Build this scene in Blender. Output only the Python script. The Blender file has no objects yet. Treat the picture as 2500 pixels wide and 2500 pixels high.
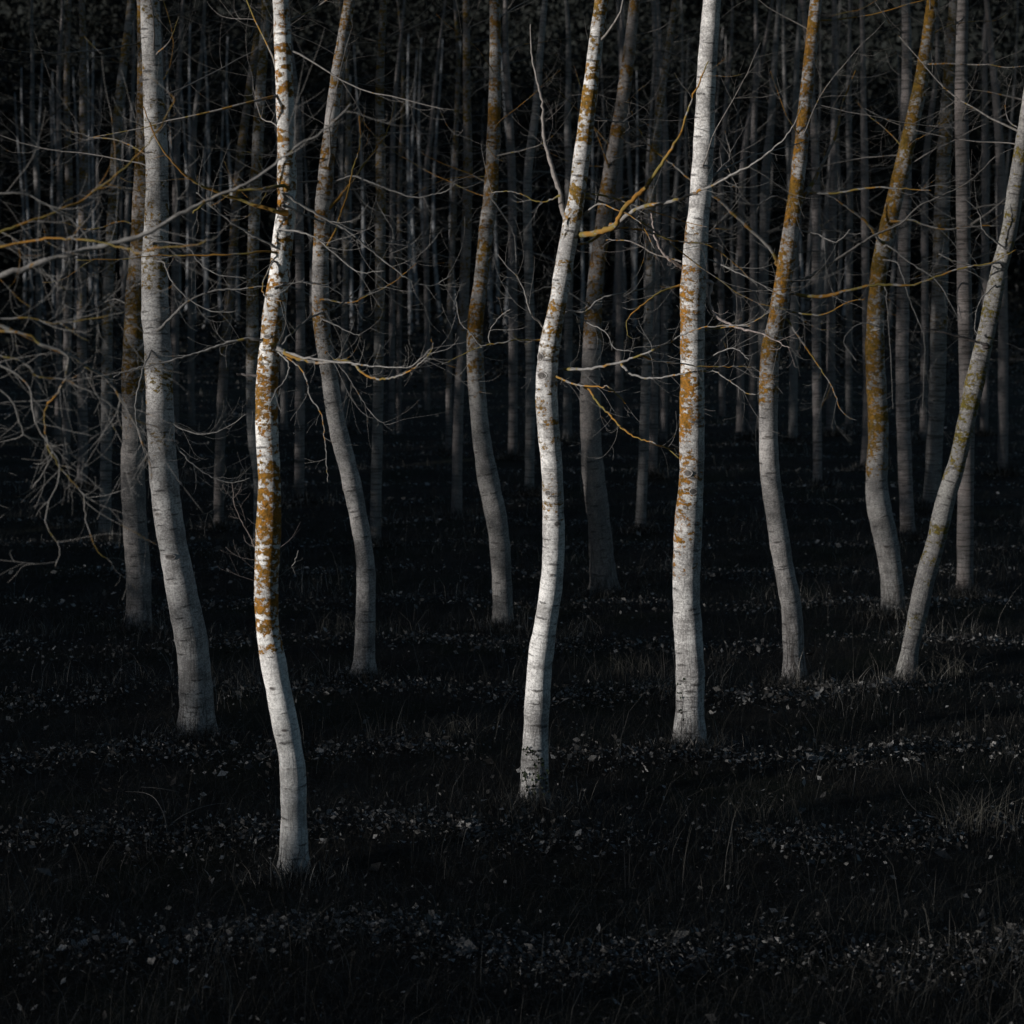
import bpy, math, random
import numpy as np
from mathutils import Vector

# ------------------------------------------------------------------ camera, sky, sun, exposure
SC = bpy.context.scene
COL = SC.collection
F = 5681.0                 # focal length in photograph pixels (2500 px wide)
HOR = 582.0                # pixel row of the horizon
CAMZ = 5.0
PITCH = math.atan((1250 - HOR) / F)

cam = bpy.data.cameras.new("camera")
cam.lens = F / 2500 * 36
cam.sensor_width = 36
cam.clip_end = 3000
cam.dof.use_dof = True
cam.dof.focus_distance = 21.5
cam.dof.aperture_fstop = 2.6
camo = bpy.data.objects.new("camera", cam)
COL.objects.link(camo)
camo.location = (0, 0, CAMZ)
camo.rotation_euler = (math.pi / 2 - PITCH, 0, 0)
SC.camera = camo

SUN_EL = math.radians(6.5)
SUN_PHI = math.radians(64)             # angle between the direction to the sun and the direction to the camera
EX, EY = math.sin(SUN_PHI), math.cos(SUN_PHI)      # sunlight travels along +EX, +EY

world = bpy.data.worlds.new("World")
SC.world = world
world.use_nodes = True
wn = world.node_tree
bgn = wn.nodes["Background"]
sky = wn.nodes.new("ShaderNodeTexSky")
sky.sky_type = 'NISHITA'
sky.sun_disc = False
sky.sun_elevation = SUN_EL
sky.sun_rotation = math.atan2(-EX, -EY)
sky.dust_density = 0.6
sky.ozone_density = 1.9
wn.links.new(sky.outputs[0], bgn.inputs[0])
bgn.inputs[1].default_value = 0.066

sun = bpy.data.lights.new("sun", 'SUN')
sun.energy = 4.8
sun.angle = math.radians(0.53)
sun.color = (1.0, 0.955, 0.90)
suno = bpy.data.objects.new("sun", sun)
COL.objects.link(suno)
ld = Vector((EX * math.cos(SUN_EL), EY * math.cos(SUN_EL), -math.sin(SUN_EL)))
suno.rotation_euler = ld.to_track_quat('-Z', 'Y').to_euler()
suno.location = (-30, -10, 30)

SC.view_settings.view_transform = 'Standard'
SC.view_settings.look = 'None'
SC.view_settings.exposure = 0.0
SC.view_settings.gamma = 1.0
SC.view_settings.use_curve_mapping = False
SC.render.engine = 'CYCLES'
SC.cycles.max_bounces = 4
SC.cycles.diffuse_bounces = 3
SC.cycles.use_denoising = True
SC.cycles.caustics_reflective = False
SC.cycles.caustics_refractive = False

rng = np.random.default_rng(7)
random.seed(7)

# ------------------------------------------------------------------ helpers
CF, SF = math.cos(PITCH), math.sin(PITCH)

def ray(px, py):
    a = (px - 1250) / F
    b = -(py - 1250) / F
    return np.array([a, CF + b * SF, -SF + b * CF])

def on_plane(px, py, Y):
    """point of the pixel's direction on the upright plane at distance Y (a tree's own distance)"""
    d = ray(px, py)
    t = Y / d[1]
    return np.array([d[0] * t, Y, CAMZ + d[2] * t]), t

def on_ground(px, py):
    d = ray(px, py)
    t = -CAMZ / d[2]
    return np.array([d[0] * t, d[1] * t, 0.0])

def ssm(a, b, x):
    t = np.clip((x - a) / (b - a), 0, 1)
    return t * t * (3 - 2 * t)

def gz(x, y):
    """ground height: flat plantation floor with low ridges, a bank under the camera, a hill far behind"""
    x = np.asarray(x, float); y = np.asarray(y, float)
    z = 0.035 * np.sin(y * 2.05 + 0.5 * np.sin(x * 0.35)) + 0.03 * np.sin(x * 1.3 + y * 0.6) * np.sin(y * 0.9 - x * 0.4)
    z = z * ssm(9, 14, y) - 0.03
    z = z + 3.4 * (1 - ssm(0.0, 8.5, y))
    z = z + 64.0 * ssm(205, 420, y)
    return z

def smooth_path(pts, n):
    """Catmull-Rom through rows of pts (any columns), n samples"""
    P = np.asarray(pts, float)
    m = len(P)
    if m == 2:
        t = np.linspace(0, 1, n)[:, None]
        return P[0] * (1 - t) + P[1] * t
    seg = np.r_[0, np.cumsum(np.linalg.norm(np.diff(P[:, :3], axis=0), axis=1) + 1e-6)]
    ts = np.linspace(0, seg[-1], n)
    idx = np.clip(np.searchsorted(seg, ts, side='right') - 1, 0, m - 2)
    u = ((ts - seg[idx]) / (seg[idx + 1] - seg[idx]))[:, None]
    P0 = P[np.maximum(idx - 1, 0)]; P1 = P[idx]; P2 = P[idx + 1]; P3 = P[np.minimum(idx + 2, m - 1)]
    return 0.5 * (2 * P1 + (P2 - P0) * u + (2 * P0 - 5 * P1 + 4 * P2 - P3) * u * u + (3 * P1 - P0 - 3 * P2 + P3) * u ** 3)

class Tubes:
    """collects swept tubes and loose faces into one mesh"""
    def __init__(self):
        self.v = []; self.q = []; self.t = []; self.n = 0
        self.att = {}
    def put(self, name, arr):
        self.att.setdefault(name, []).append(np.asarray(arr, float))
    def tube(self, P, R, sides, tone=(0.4, 0.4, 0.4), lich=0.0, twist=0.0, rough=0.0, fiss=None, off=None, cap=True, style=(0.0, 0.3, 1.0), lobe=None):
        P = np.asarray(P, float); R = np.asarray(R, float)
        m = len(P)
        T = np.gradient(P, axis=0)
        T /= np.linalg.norm(T, axis=1)[:, None] + 1e-9
        ref = np.array([0.0, 1.0, 0.0])
        if abs(T[m // 2] @ ref) > 0.9: ref = np.array([0.0, 0.0, 1.0])
        U = np.cross(T, ref); U /= np.linalg.norm(U, axis=1)[:, None] + 1e-9
        V = np.cross(U, T)
        th = np.arange(sides) * 2 * math.pi / sides + twist
        c, s = np.cos(th), np.sin(th)
        arc = np.r_[0, np.cumsum(np.linalg.norm(np.diff(P, axis=0), axis=1))]
        rr = np.repeat(R[:, None], sides, 1)
        if rough:
            ph = rng.uniform(0, 6.28, 6)
            rr = rr * (1 + rough * (np.sin(2 * th[None] + arc[:, None] * 1.1 + ph[0]) + 0.6 * np.sin(3 * th[None] - arc[:, None] * 2.3 + ph[1])
                                   + 0.5 * np.sin(arc[:, None] * 6.1 + ph[2] + th[None]) + 0.4 * np.sin(arc[:, None] * 13.0 + ph[3] - 2 * th[None]) + 0.3 * np.sin(arc[:, None] * 31.0 + ph[4] + 3 * th[None]) + 0.25 * np.sin(arc[:, None] * 57.0 + ph[5] - th[None])))
        if lobe is not None:
            pl = rng.uniform(0, 6.28, 2)
            rr = rr * (1 + np.asarray(lobe)[:, None] * (0.5 + 0.45 * np.sin(4 * th + pl[0]) + 0.35 * np.sin(7 * th + pl[1]))[None])
        X = P[:, None] + rr[..., None] * (c[None, :, None] * U[:, None] + s[None, :, None] * V[:, None])
        self.v.append(X.reshape(-1, 3))
        i = np.arange(m - 1)[:, None] * sides; j = np.arange(sides)[None]; k = (j + 1) % sides
        self.q.append((np.stack([i + j, i + k, i + sides + k, i + sides + j], -1).reshape(-1, 4)) + self.n)
        if cap:
            e = (m - 1) * sides + self.n
            self.t.append(np.stack([np.full(sides - 2, e), e + np.arange(1, sides - 1), e + np.arange(2, sides)], -1))
        o = rng.uniform(-40, 40, 3) if off is None else off
        bk = np.stack([R[:, None] * c[None], R[:, None] * s[None], np.repeat(arc[:, None], sides, 1)], -1) + o
        self.put('bark', bk.reshape(-1, 3))
        tn = np.broadcast_to(np.asarray(tone, float), (m, sides, 3)) if np.ndim(tone) == 1 else np.repeat(np.asarray(tone)[:, None], sides, 1)
        self.put('tone', tn.reshape(-1, 3))
        L = np.broadcast_to(np.asarray(lich, float).reshape(-1, 1) if np.ndim(lich) < 2 else lich, (m, sides))
        self.put('lichen', L.reshape(-1))
        fi = np.zeros(m) if fiss is None else fiss
        self.put('fissure', np.repeat(fi[:, None], sides, 1).reshape(-1))
        self.put('style', np.tile(np.asarray(style, float), (m * sides, 1)))
        self.n += m * sides
        return X
    def build(self, name, mat, parent=None, smooth=True):
        return mesh_obj(name, np.concatenate(self.v), np.concatenate(self.q) if self.q else None,
                        np.concatenate(self.t) if self.t else None, mat, parent, smooth,
                        {k: np.concatenate(a) for k, a in self.att.items()})

def make_mesh(name, v, q, t, mat, smooth=True, att=None):
    me = bpy.data.meshes.new(name)
    nq = 0 if q is None else len(q); nt = 0 if t is None else len(t)
    me.vertices.add(len(v)); me.vertices.foreach_set('co', np.asarray(v, np.float32).ravel())
    loops = np.concatenate([x for x in ((q.ravel() if nq else None), (t.ravel() if nt else None)) if x is not None])
    me.loops.add(len(loops)); me.loops.foreach_set('vertex_index', loops.astype(np.int32))
    st = np.concatenate([np.arange(nq) * 4, nq * 4 + np.arange(nt) * 3]).astype(np.int32)
    me.polygons.add(nq + nt); me.polygons.foreach_set('loop_start', st)
    me.update(calc_edges=True); me.validate()
    if smooth:
        me.polygons.foreach_set('use_smooth', np.ones(len(me.polygons), bool))
    for k, a in (att or {}).items():
        if a.ndim == 1:
            A = me.attributes.new(k, 'FLOAT', 'POINT'); A.data.foreach_set('value', a.astype(np.float32))
        else:
            A = me.attributes.new(k, 'FLOAT_VECTOR', 'POINT'); A.data.foreach_set('vector', a.astype(np.float32).ravel())
    me.materials.append(mat)
    return me

def mesh_obj(name, v, q, t, mat, parent=None, smooth=True, att=None):
    o = bpy.data.objects.new(name, make_mesh(name, v, q, t, mat, smooth, att))
    COL.objects.link(o)
    if parent is not None:
        o.parent = parent
        loc = Vector((0, 0, 0)); p = parent
        while p is not None:
            loc += p.location; p = p.parent
        o.location = -loc                      # meshes are built in world coordinates
    return o

def thing(name, label, cat, loc, group=None):
    o = bpy.data.objects.new(name, None)
    o.empty_display_size = 0.2
    COL.objects.link(o); o.location = loc
    o['label'] = label; o['category'] = cat
    if group: o['group'] = group
    return o

def stuff(o, label, cat):
    o['kind'] = 'stuff'; o['label'] = label; o['category'] = cat
    return o

# ------------------------------------------------------------------ materials
class NT:
    def __init__(self, name):
        self.m = bpy.data.materials.new(name); self.m.use_nodes = True
        self.t = self.m.node_tree
        self.b = self.t.nodes["Principled BSDF"]
    def n(self, kind, **kw):
        x = self.t.nodes.new("ShaderNode" + kind)
        for k, v in kw.items(): setattr(x, k, v)
        return x
    def l(self, a, b): self.t.links.new(a, b)
    def att(self, name, out):
        a = self.n("Attribute", attribute_name=name); return a.outputs[out]
    def math(self, op, a, b=None, clamp=False):
        x = self.n("Math", operation=op, use_clamp=clamp)
        for i, s in enumerate((a, b)):
            if s is None: continue
            if isinstance(s, (int, float)): x.inputs[i].default_value = s
            else: self.l(s, x.inputs[i])
        return x.outputs[0]
    def scale(self, vec, s):
        x = self.n("VectorMath", operation='MULTIPLY'); self.l(vec, x.inputs[0]); x.inputs[1].default_value = s
        return x.outputs[0]
    def noise(self, vec, sc, det=4, ro=0.55, dist=0.0):
        x = self.n("TexNoise"); self.l(vec, x.inputs['Vector'])
        x.inputs['Scale'].default_value = sc; x.inputs['Detail'].default_value = det
        x.inputs['Roughness'].default_value = ro; x.inputs['Distortion'].default_value = dist
        return x.outputs['Fac']
    def step(self, x, a, b, lo=0.0, hi=1.0):
        r = self.n("MapRange", interpolation_type='SMOOTHSTEP'); self.l(x, r.inputs[0])
        r.inputs[1].default_value = a; r.inputs[2].default_value = b; r.inputs[3].default_value = lo; r.inputs[4].default_value = hi
        return r.outputs[0]
    def mix(self, f, a, b, mode='MIX'):
        x = self.n("Mix", data_type='RGBA', blend_type=mode)
        for s, i in ((f, 0), (a, 6), (b, 7)):
            if isinstance(s, (int, float)): x.inputs[i].default_value = s
            elif isinstance(s, tuple): x.inputs[i].default_value = (*s, 1)
            else: self.l(s, x.inputs[i])
        return x.outputs[2]
    def finish(self, col, rough=0.85, bump=None, strength=0.4, dist=0.01, spec=0.25):
        if isinstance(col, tuple): self.b.inputs['Base Color'].default_value = (*col, 1)
        else: self.l(col, self.b.inputs['Base Color'])
        self.b.inputs['Roughness'].default_value = rough
        self.b.inputs['Specular IOR Level'].default_value = spec
        if bump is not None:
            x = self.n("Bump"); x.inputs['Strength'].default_value = strength; x.inputs['Distance'].default_value = dist
            self.l(bump, x.inputs['Height']); self.l(x.outputs[0], self.b.inputs['Normal'])
        return self.m

def bark_material():
    k = NT("poplar_bark")
    v = k.att('bark', 'Vector'); tone = k.att('tone', 'Color'); li = k.att('lichen', 'Fac'); fi = k.att('fissure', 'Fac')
    stl = k.n('SeparateXYZ'); k.l(k.att('style', 'Vector'), stl.inputs[0])
    moss, ring, rubw = stl.outputs[0], stl.outputs[1], stl.outputs[2]
    blot = k.noise(v, 4.0, 4, 0.6)
    mott = k.noise(k.scale(v, (1, 1, 1.3)), 42.0, 5, 0.72)
    fine = k.noise(k.scale(v, (1, 1, 1.5)), 120.0, 3, 0.7)
    c = k.mix(k.math('MULTIPLY', k.step(blot, 0.35, 0.68, 0.0, 0.55), rubw), tone, (0.25, 0.235, 0.23))
    rub = k.step(k.math('ADD', mott, k.math('MULTIPLY', k.math('SUBTRACT', blot, 0.5), -0.5)), 0.40, 0.60, 0.8, 0.0)
    c = k.mix(k.math('MULTIPLY', rub, rubw), c, (0.13, 0.125, 0.125))
    c = k.mix(k.step(fine, 0.52, 0.66, 0.0, 0.5), c, (0.07, 0.068, 0.07))
    c = k.mix(k.step(fine, 0.44, 0.34, 0.0, 0.4), c, (0.84, 0.83, 0.81))
    streak = k.noise(k.scale(v, (6, 6, 60)), 1.0, 4, 0.65)
    c = k.mix(k.step(streak, 0.58, 0.70, 0.0, 0.6), c, (0.10, 0.095, 0.09))
    rn = k.noise(k.scale(v, (1.6, 1.6, 26)), 1.0, 4, 0.7, 0.3)
    c = k.mix(k.math('MULTIPLY', k.step(rn, 0.50, 0.62), k.math('MULTIPLY', ring, 0.8)), c, (0.05, 0.045, 0.04))
    # lens-shaped scars: a flat dash inside each cell, hatched by fine grain
    vs = k.scale(v, (6.5, 6.5, 7.5))
    nz = k.n("TexNoise"); k.l(v, nz.inputs['Vector']); nz.inputs['Scale'].default_value = 28; nz.inputs['Detail'].default_value = 4
    sb = k.n("VectorMath", operation='SUBTRACT'); k.l(nz.outputs['Color'], sb.inputs[0]); sb.inputs[1].default_value = (0.5, 0.5, 0.5)
    sc = k.n("VectorMath", operation='MULTIPLY'); k.l(sb.outputs[0], sc.inputs[0]); sc.inputs[1].default_value = (0.3, 0.3, 0.16)
    wob = k.n("VectorMath", operation='ADD'); k.l(vs, wob.inputs[0]); k.l(sc.outputs[0], wob.inputs[1])
    vo = k.n("TexVoronoi", feature='F1'); k.l(wob.outputs[0], vo.inputs['Vector']); vo.inputs['Scale'].default_value = 1.0
    pick = k.n("SeparateColor"); k.l(vo.outputs['Color'], pick.inputs[0])
    dl = k.n("VectorMath", operation='SUBTRACT'); k.l(wob.outputs[0], dl.inputs[0]); k.l(vo.outputs['Position'], dl.inputs[1])
    sx = k.n("SeparateXYZ"); k.l(dl.outputs[0], sx.inputs[0])
    r2 = k.math('ADD', k.math('MULTIPLY', sx.outputs[0], sx.outputs[0]), k.math('MULTIPLY', sx.outputs[1], sx.outputs[1]))
    az = k.math('ABSOLUTE', sx.outputs[2])
    lens = k.math('ADD', k.math('MULTIPLY', r2, 0.45), az)       # thin in the middle line, fading sideways
    dash = k.math('MULTIPLY', k.step(lens, 0.05, 0.125, 1.0, 0.0), k.step(pick.outputs[0], 0.25, 0.33))
    dash = k.math('MULTIPLY', dash, k.step(fine, 0.38, 0.54, 0.35, 1.0))
    c = k.mix(k.math('MULTIPLY', dash, 0.9), c, (0.05, 0.046, 0.045))
    fz = k.noise(k.scale(v, (40, 40, 4.5)), 1.0, 5, 0.6, 0.8)
    crack = k.math('MULTIPLY', k.step(fz, 0.50, 0.40), fi)
    hz = k.noise(k.scale(v, (5, 5, 30)), 1.0, 3, 0.6, 0.4)
    crack = k.math('MAXIMUM', crack, k.math('MULTIPLY', k.step(hz, 0.60, 0.66), fi), True)
    c = k.mix(k.math('MULTIPLY', crack, 0.85), c, (0.06, 0.052, 0.048))
    # lichen: small rosettes that run together where it is thick
    ln = k.noise(k.scale(v, (1, 1, 1.5)), 17.0, 6, 0.68)
    lb = k.noise(k.scale(v, (1, 1, 1.8)), 4.5, 2, 0.5)
    la = k.math('ADD', k.math('MULTIPLY', k.math('SUBTRACT', ln, 0.5), 2.3), k.math('MULTIPLY', k.math('SUBTRACT', lb, 0.5), 0.9))
    lw = k.math('ADD', la, k.math('MULTIPLY', k.math('SUBTRACT', li, 0.64), 0.62))
    lw = k.math('ADD', lw, k.math('MULTIPLY', k.math('SUBTRACT', mott, 0.5), 0.9))
    lm = k.step(lw, -0.07, 0.11)
    tint = k.noise(v, 24.0, 5, 0.65)
    lc = k.mix(k.step(tint, 0.36, 0.64), (0.12, 0.066, 0.012), (0.38, 0.165, 0.022))
    lc = k.mix(k.math('MULTIPLY', k.step(k.noise(v, 3.0, 2), 0.45, 0.66), k.math('ADD', k.math('MULTIPLY', moss, 0.7), 0.25)), lc, (0.135, 0.10, 0.02))
    lc = k.mix(moss, lc, k.mix(k.step(tint, 0.4, 0.6), (0.075, 0.07, 0.018), (0.17, 0.145, 0.03)))
    lc = k.mix(k.step(fine, 0.40, 0.62, 0.0, 0.65), lc, (0.06, 0.035, 0.01))
    c = k.mix(k.math('MULTIPLY', lm, k.step(li, 0.02, 0.12)), c, lc)
    h = k.math('ADD', k.math('MULTIPLY', mott, 0.7), k.math('MULTIPLY', k.math('MULTIPLY', lm, tint), 1.0))
    h = k.math('ADD', h, k.math('MULTIPLY', fine, 0.3))
    h = k.math('SUBTRACT', h, k.math('ADD', k.math('MULTIPLY', crack, 1.6), k.math('MULTIPLY', dash, 0.5)))
    return k.finish(c, 0.9, h, 0.75, 0.010, 0.15)

def twig_material():
    k = NT("twig_bark")
    v = k.att('bark', 'Vector'); tone = k.att('tone', 'Color'); li = k.att('lichen', 'Fac')
    n = k.noise(v, 30, 3, 0.6)
    c = k.mix(k.step(n, 0.35, 0.65, 0.5, 0.0), tone, (0.08, 0.075, 0.07))
    ln = k.noise(v, 9, 4, 0.6)
    lw = k.math('ADD', ln, k.math('MULTIPLY', k.math('SUBTRACT', li, 0.5), 0.55))
    lc = k.mix(k.step(k.noise(v, 4, 2), 0.42, 0.6), (0.25, 0.125, 0.025), (0.15, 0.12, 0.035))
    c = k.mix(k.math('MULTIPLY', k.step(lw, 0.48, 0.56), k.step(li, 0.02, 0.1)), c, lc)
    return k.finish(c, 0.85, n, 0.3, 0.004, 0.2)

def ground_material():
    k = NT("plantation_soil")
    g = k.n("NewGeometry").outputs['Position']
    a = k.noise(g, 1.7, 5, 0.6); b = k.noise(g, 18, 4, 0.65)
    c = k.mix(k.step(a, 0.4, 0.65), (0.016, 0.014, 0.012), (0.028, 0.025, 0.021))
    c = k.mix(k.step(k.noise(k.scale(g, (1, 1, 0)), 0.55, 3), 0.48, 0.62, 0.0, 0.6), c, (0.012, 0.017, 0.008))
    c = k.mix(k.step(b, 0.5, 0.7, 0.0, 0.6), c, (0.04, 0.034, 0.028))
    return k.finish(c, 0.95, b, 0.8, 0.03, 0.1)

def leafy_material(name, dark, light, sc=3.0, rough=0.8):
    k = NT(name)
    t = k.att('tone', 'Color')
    f = k.n("SeparateColor"); k.l(t, f.inputs[0])
    c = k.mix(f.outputs[0], dark, light)
    return k.finish(c, rough, None, spec=0.15)

BARK = bark_material()
TWIG = twig_material()
SOIL = ground_material()
LITTER = leafy_material("dead_poplar_leaf", (0.03, 0.028, 0.027), (0.46, 0.45, 0.44))
GRASS = leafy_material("dry_grass", (0.010, 0.0105, 0.009), (0.15, 0.142, 0.128))
STRAW = leafy_material("dead_straw", (0.04, 0.037, 0.033), (0.36, 0.34, 0.31))
IVY = leafy_material("ivy_leaf", (0.010, 0.018, 0.008), (0.030, 0.045, 0.018), rough=0.6)
DARKWOOD = leafy_material("dark_foliage", (0.012, 0.013, 0.011), (0.034, 0.033, 0.031))
CONIFER = leafy_material("dark_conifer", (0.007, 0.009, 0.008), (0.016, 0.018, 0.017))

# ------------------------------------------------------------------ the ground
ys = np.unique(np.concatenate([np.linspace(-400, -5, 12), np.linspace(-4, 13, 40), np.linspace(13, 60, 240), np.linspace(60.5, 200, 120), np.linspace(203, 620, 70)]))
xs = np.unique(np.concatenate([np.linspace(-620, -42, 40), np.linspace(-40, 40, 180), np.linspace(42, 620, 40)]))
GX, GY = np.meshgrid(xs, ys)
gv = np.stack([GX, GY, gz(GX, GY)], -1).reshape(-1, 3)
nx, ny = len(xs), len(ys)
ii = (np.arange(ny - 1)[:, None] * nx + np.arange(nx - 1)[None]).ravel()
ground = mesh_obj("ground", gv, np.stack([ii, ii + 1, ii + nx + 1, ii + nx], -1), None, SOIL)
ground['kind'] = 'structure'
ground['label'] = 'dark bare soil floor of the poplar plantation'

# ------------------------------------------------------------------ branches and twigs
GREYTWIG = (0.235, 0.227, 0.22)

def grow(P0, D0, length, r0, r1, n, up=0.05, wig=0.07, R=random):
    pts = [np.array(P0, float)]
    d = np.array(D0, float); d /= np.linalg.norm(d) + 1e-9
    st = length / (n - 1)
    bend = np.array([R.gauss(0, 1), R.gauss(0, 1), R.gauss(0, 0.6)]) * 0.09
    for i in range(n - 1):
        f = i / (n - 1)
        d = d + bend * (1.2 - f) + np.array([R.gauss(0, wig), R.gauss(0, wig), R.gauss(0, wig)])
        d[2] += up * (f * 3.2 - 0.75)
        d /= np.linalg.norm(d) + 1e-9
        pts.append(pts[-1] + d * st * (0.8 + 0.4 * R.random()))
    return np.array(pts), r0 + (r1 - r0) * np.linspace(0, 1, n) ** 0.7

def side_dir(T, R, spread=0.8, flat=0.6):
    """a direction leaving the axis T sideways"""
    a = np.array([R.gauss(0, 1), R.gauss(0, 1) * flat, R.gauss(0, 0.8)])
    a -= T * (a @ T); a /= np.linalg.norm(a) + 1e-9
    return T * 0.75 + a * spread

TWIGGY = 1.4
def add_twigs(tb, P, R_, density, length, R, lich=0.2, start=0.1, up=0.10, depth=2, tone=GREYTWIG, sides=4, rmax=None):
    """twigs along the path P (world points)"""
    arc = np.r_[0, np.cumsum(np.linalg.norm(np.diff(P, axis=0), axis=1))]
    n = max(1, int(arc[-1] * density * TWIGGY * (1 - start) + R.random()))
    for _ in range(n):
        s = arc[-1] * (start + (1 - start) * R.random() ** 0.9)
        i = min(max(int(np.searchsorted(arc, s)), 1), len(P) - 1)
        T = P[i] - P[i - 1]; T = T / (np.linalg.norm(T) + 1e-9)
        L = length * (0.35 + 1.35 * R.random() ** 1.5)
        r0 = min(R_[i] * 0.7, rmax or 0.0026) * (0.5 + 0.4 * R.random()); r0 = max(r0, 0.0011)
        Q, q = grow(P[i], side_dir(T, R), L, r0, 0.0009, 10, up, 0.07, R)
        g = 0.75 + 0.45 * R.random()
        tb.tube(Q, q, sides, tuple(c * g for c in tone), lich * (0.4 + 1.2 * R.random()), R.random() * 6)
        if depth > 1:
            for _ in range(R.choice((1, 2, 2, 3))):
                j = R.randint(2, 7)
                T2 = Q[j] - Q[j - 1]; T2 /= np.linalg.norm(T2) + 1e-9
                W, w = grow(Q[j], side_dir(T2, R, 0.7), L * (0.3 + 0.35 * R.random()), q[j] * 0.75, 0.0007, 8, up, 0.07, R)
                tb.tube(W, w, 3, tuple(c * g for c in tone), lich * 0.6, R.random() * 6)

def px_branch(tree, pts, Y0, dy, r0, r1, seed, lich=0.3, tone=GREYTWIG, tw=5.0, tl=0.30, up=0.10, depth=2, name='branch', start=0.12, root=None, front=0.0):
    """a branch of a tree: its course across the picture, starting at the tree's distance Y0 and drifting by dy in depth"""
    R = random.Random(seed)
    m = len(pts)
    W = []
    for i, (x, y) in enumerate(pts):
        f = i / (m - 1)
        Y = Y0 + front * (1 - f) + dy * f + 0.05 * math.sin(3 * f + seed) * (1 if i else 0)
        p, t = on_plane(x, y, Y)
        W.append(p)
    if root is not None: W.insert(0, np.asarray(root, float))
    n = max(14, int(6 * m))
    P = smooth_path(np.array(W), n)
    sc = Y0 / F
    f = np.linspace(0, 1, n)
    rr = (r0 + (r1 - r0) * f ** 0.8) * sc * (1 + 0.10 * np.array([R.gauss(0, 1) for _ in range(n)]))
    rr = rr * (1 + 0.8 * np.exp(-f / 0.025))
    jit = np.array([[R.gauss(0, 1), R.gauss(0, 1), R.gauss(0, 1)] for _ in range(n)]) * 0.0035
    jit[0] = 0
    P = P + jit
    tb = Tubes()
    tb.tube(P, rr, 8, tone, lich)
    b = tb.build(name, TWIG, tree)
    if tw > 0:
        t2 = Tubes()
        add_twigs(t2, P, rr, tw, 1.3 * tl * (Y0 / 20.0) ** 0.4, R, lich * 0.55, start, up, depth, tone)
        if t2.n: t2.build('twigs', TWIG, b)['kind'] = 'stuff'
    return P

def crown(tree, P, R_, seed, z0, n, length, lich=0.1, tone=(0.2, 0.19, 0.18), sides=4, tw=3.0, name='crown', depth=1, rlim=0.022):
    """bare branches leaving the upper trunk, as one part"""
    R = random.Random(seed)
    tb = Tubes()
    zmax = P[-1][2]
    for _ in range(n):
        z = z0 + (zmax - z0) * R.random() ** 1.15
        i = min(int(np.searchsorted(P[:, 2], z)), len(P) - 1)
        az = R.random() * 6.283
        el = R.uniform(-0.15, 0.75)
        d = np.array([math.cos(az) * math.cos(el), math.sin(az) * math.cos(el), math.sin(el)])
        L = length * (0.4 + 0.8 * R.random()) * (1 - 0.45 * (z - z0) / (zmax - z0 + 0.1))
        r0 = min(R_[i] * 0.3, rlim) * (0.5 + 0.6 * R.random())
        Q, q = grow(P[i], d, L, r0, 0.002, 12, 0.06, 0.08, R)
        g = 0.7 + 0.5 * R.random()
        tb.tube(Q, q, sides, tuple(c * g for c in tone), lich * R.random() * 1.6)
        add_twigs(tb, Q, q, tw, L * 0.33, R, lich * 0.5, 0.2, 0.10, depth, tone, 3, 0.007)
    return tb.build(name, TWIG, tree)

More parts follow.
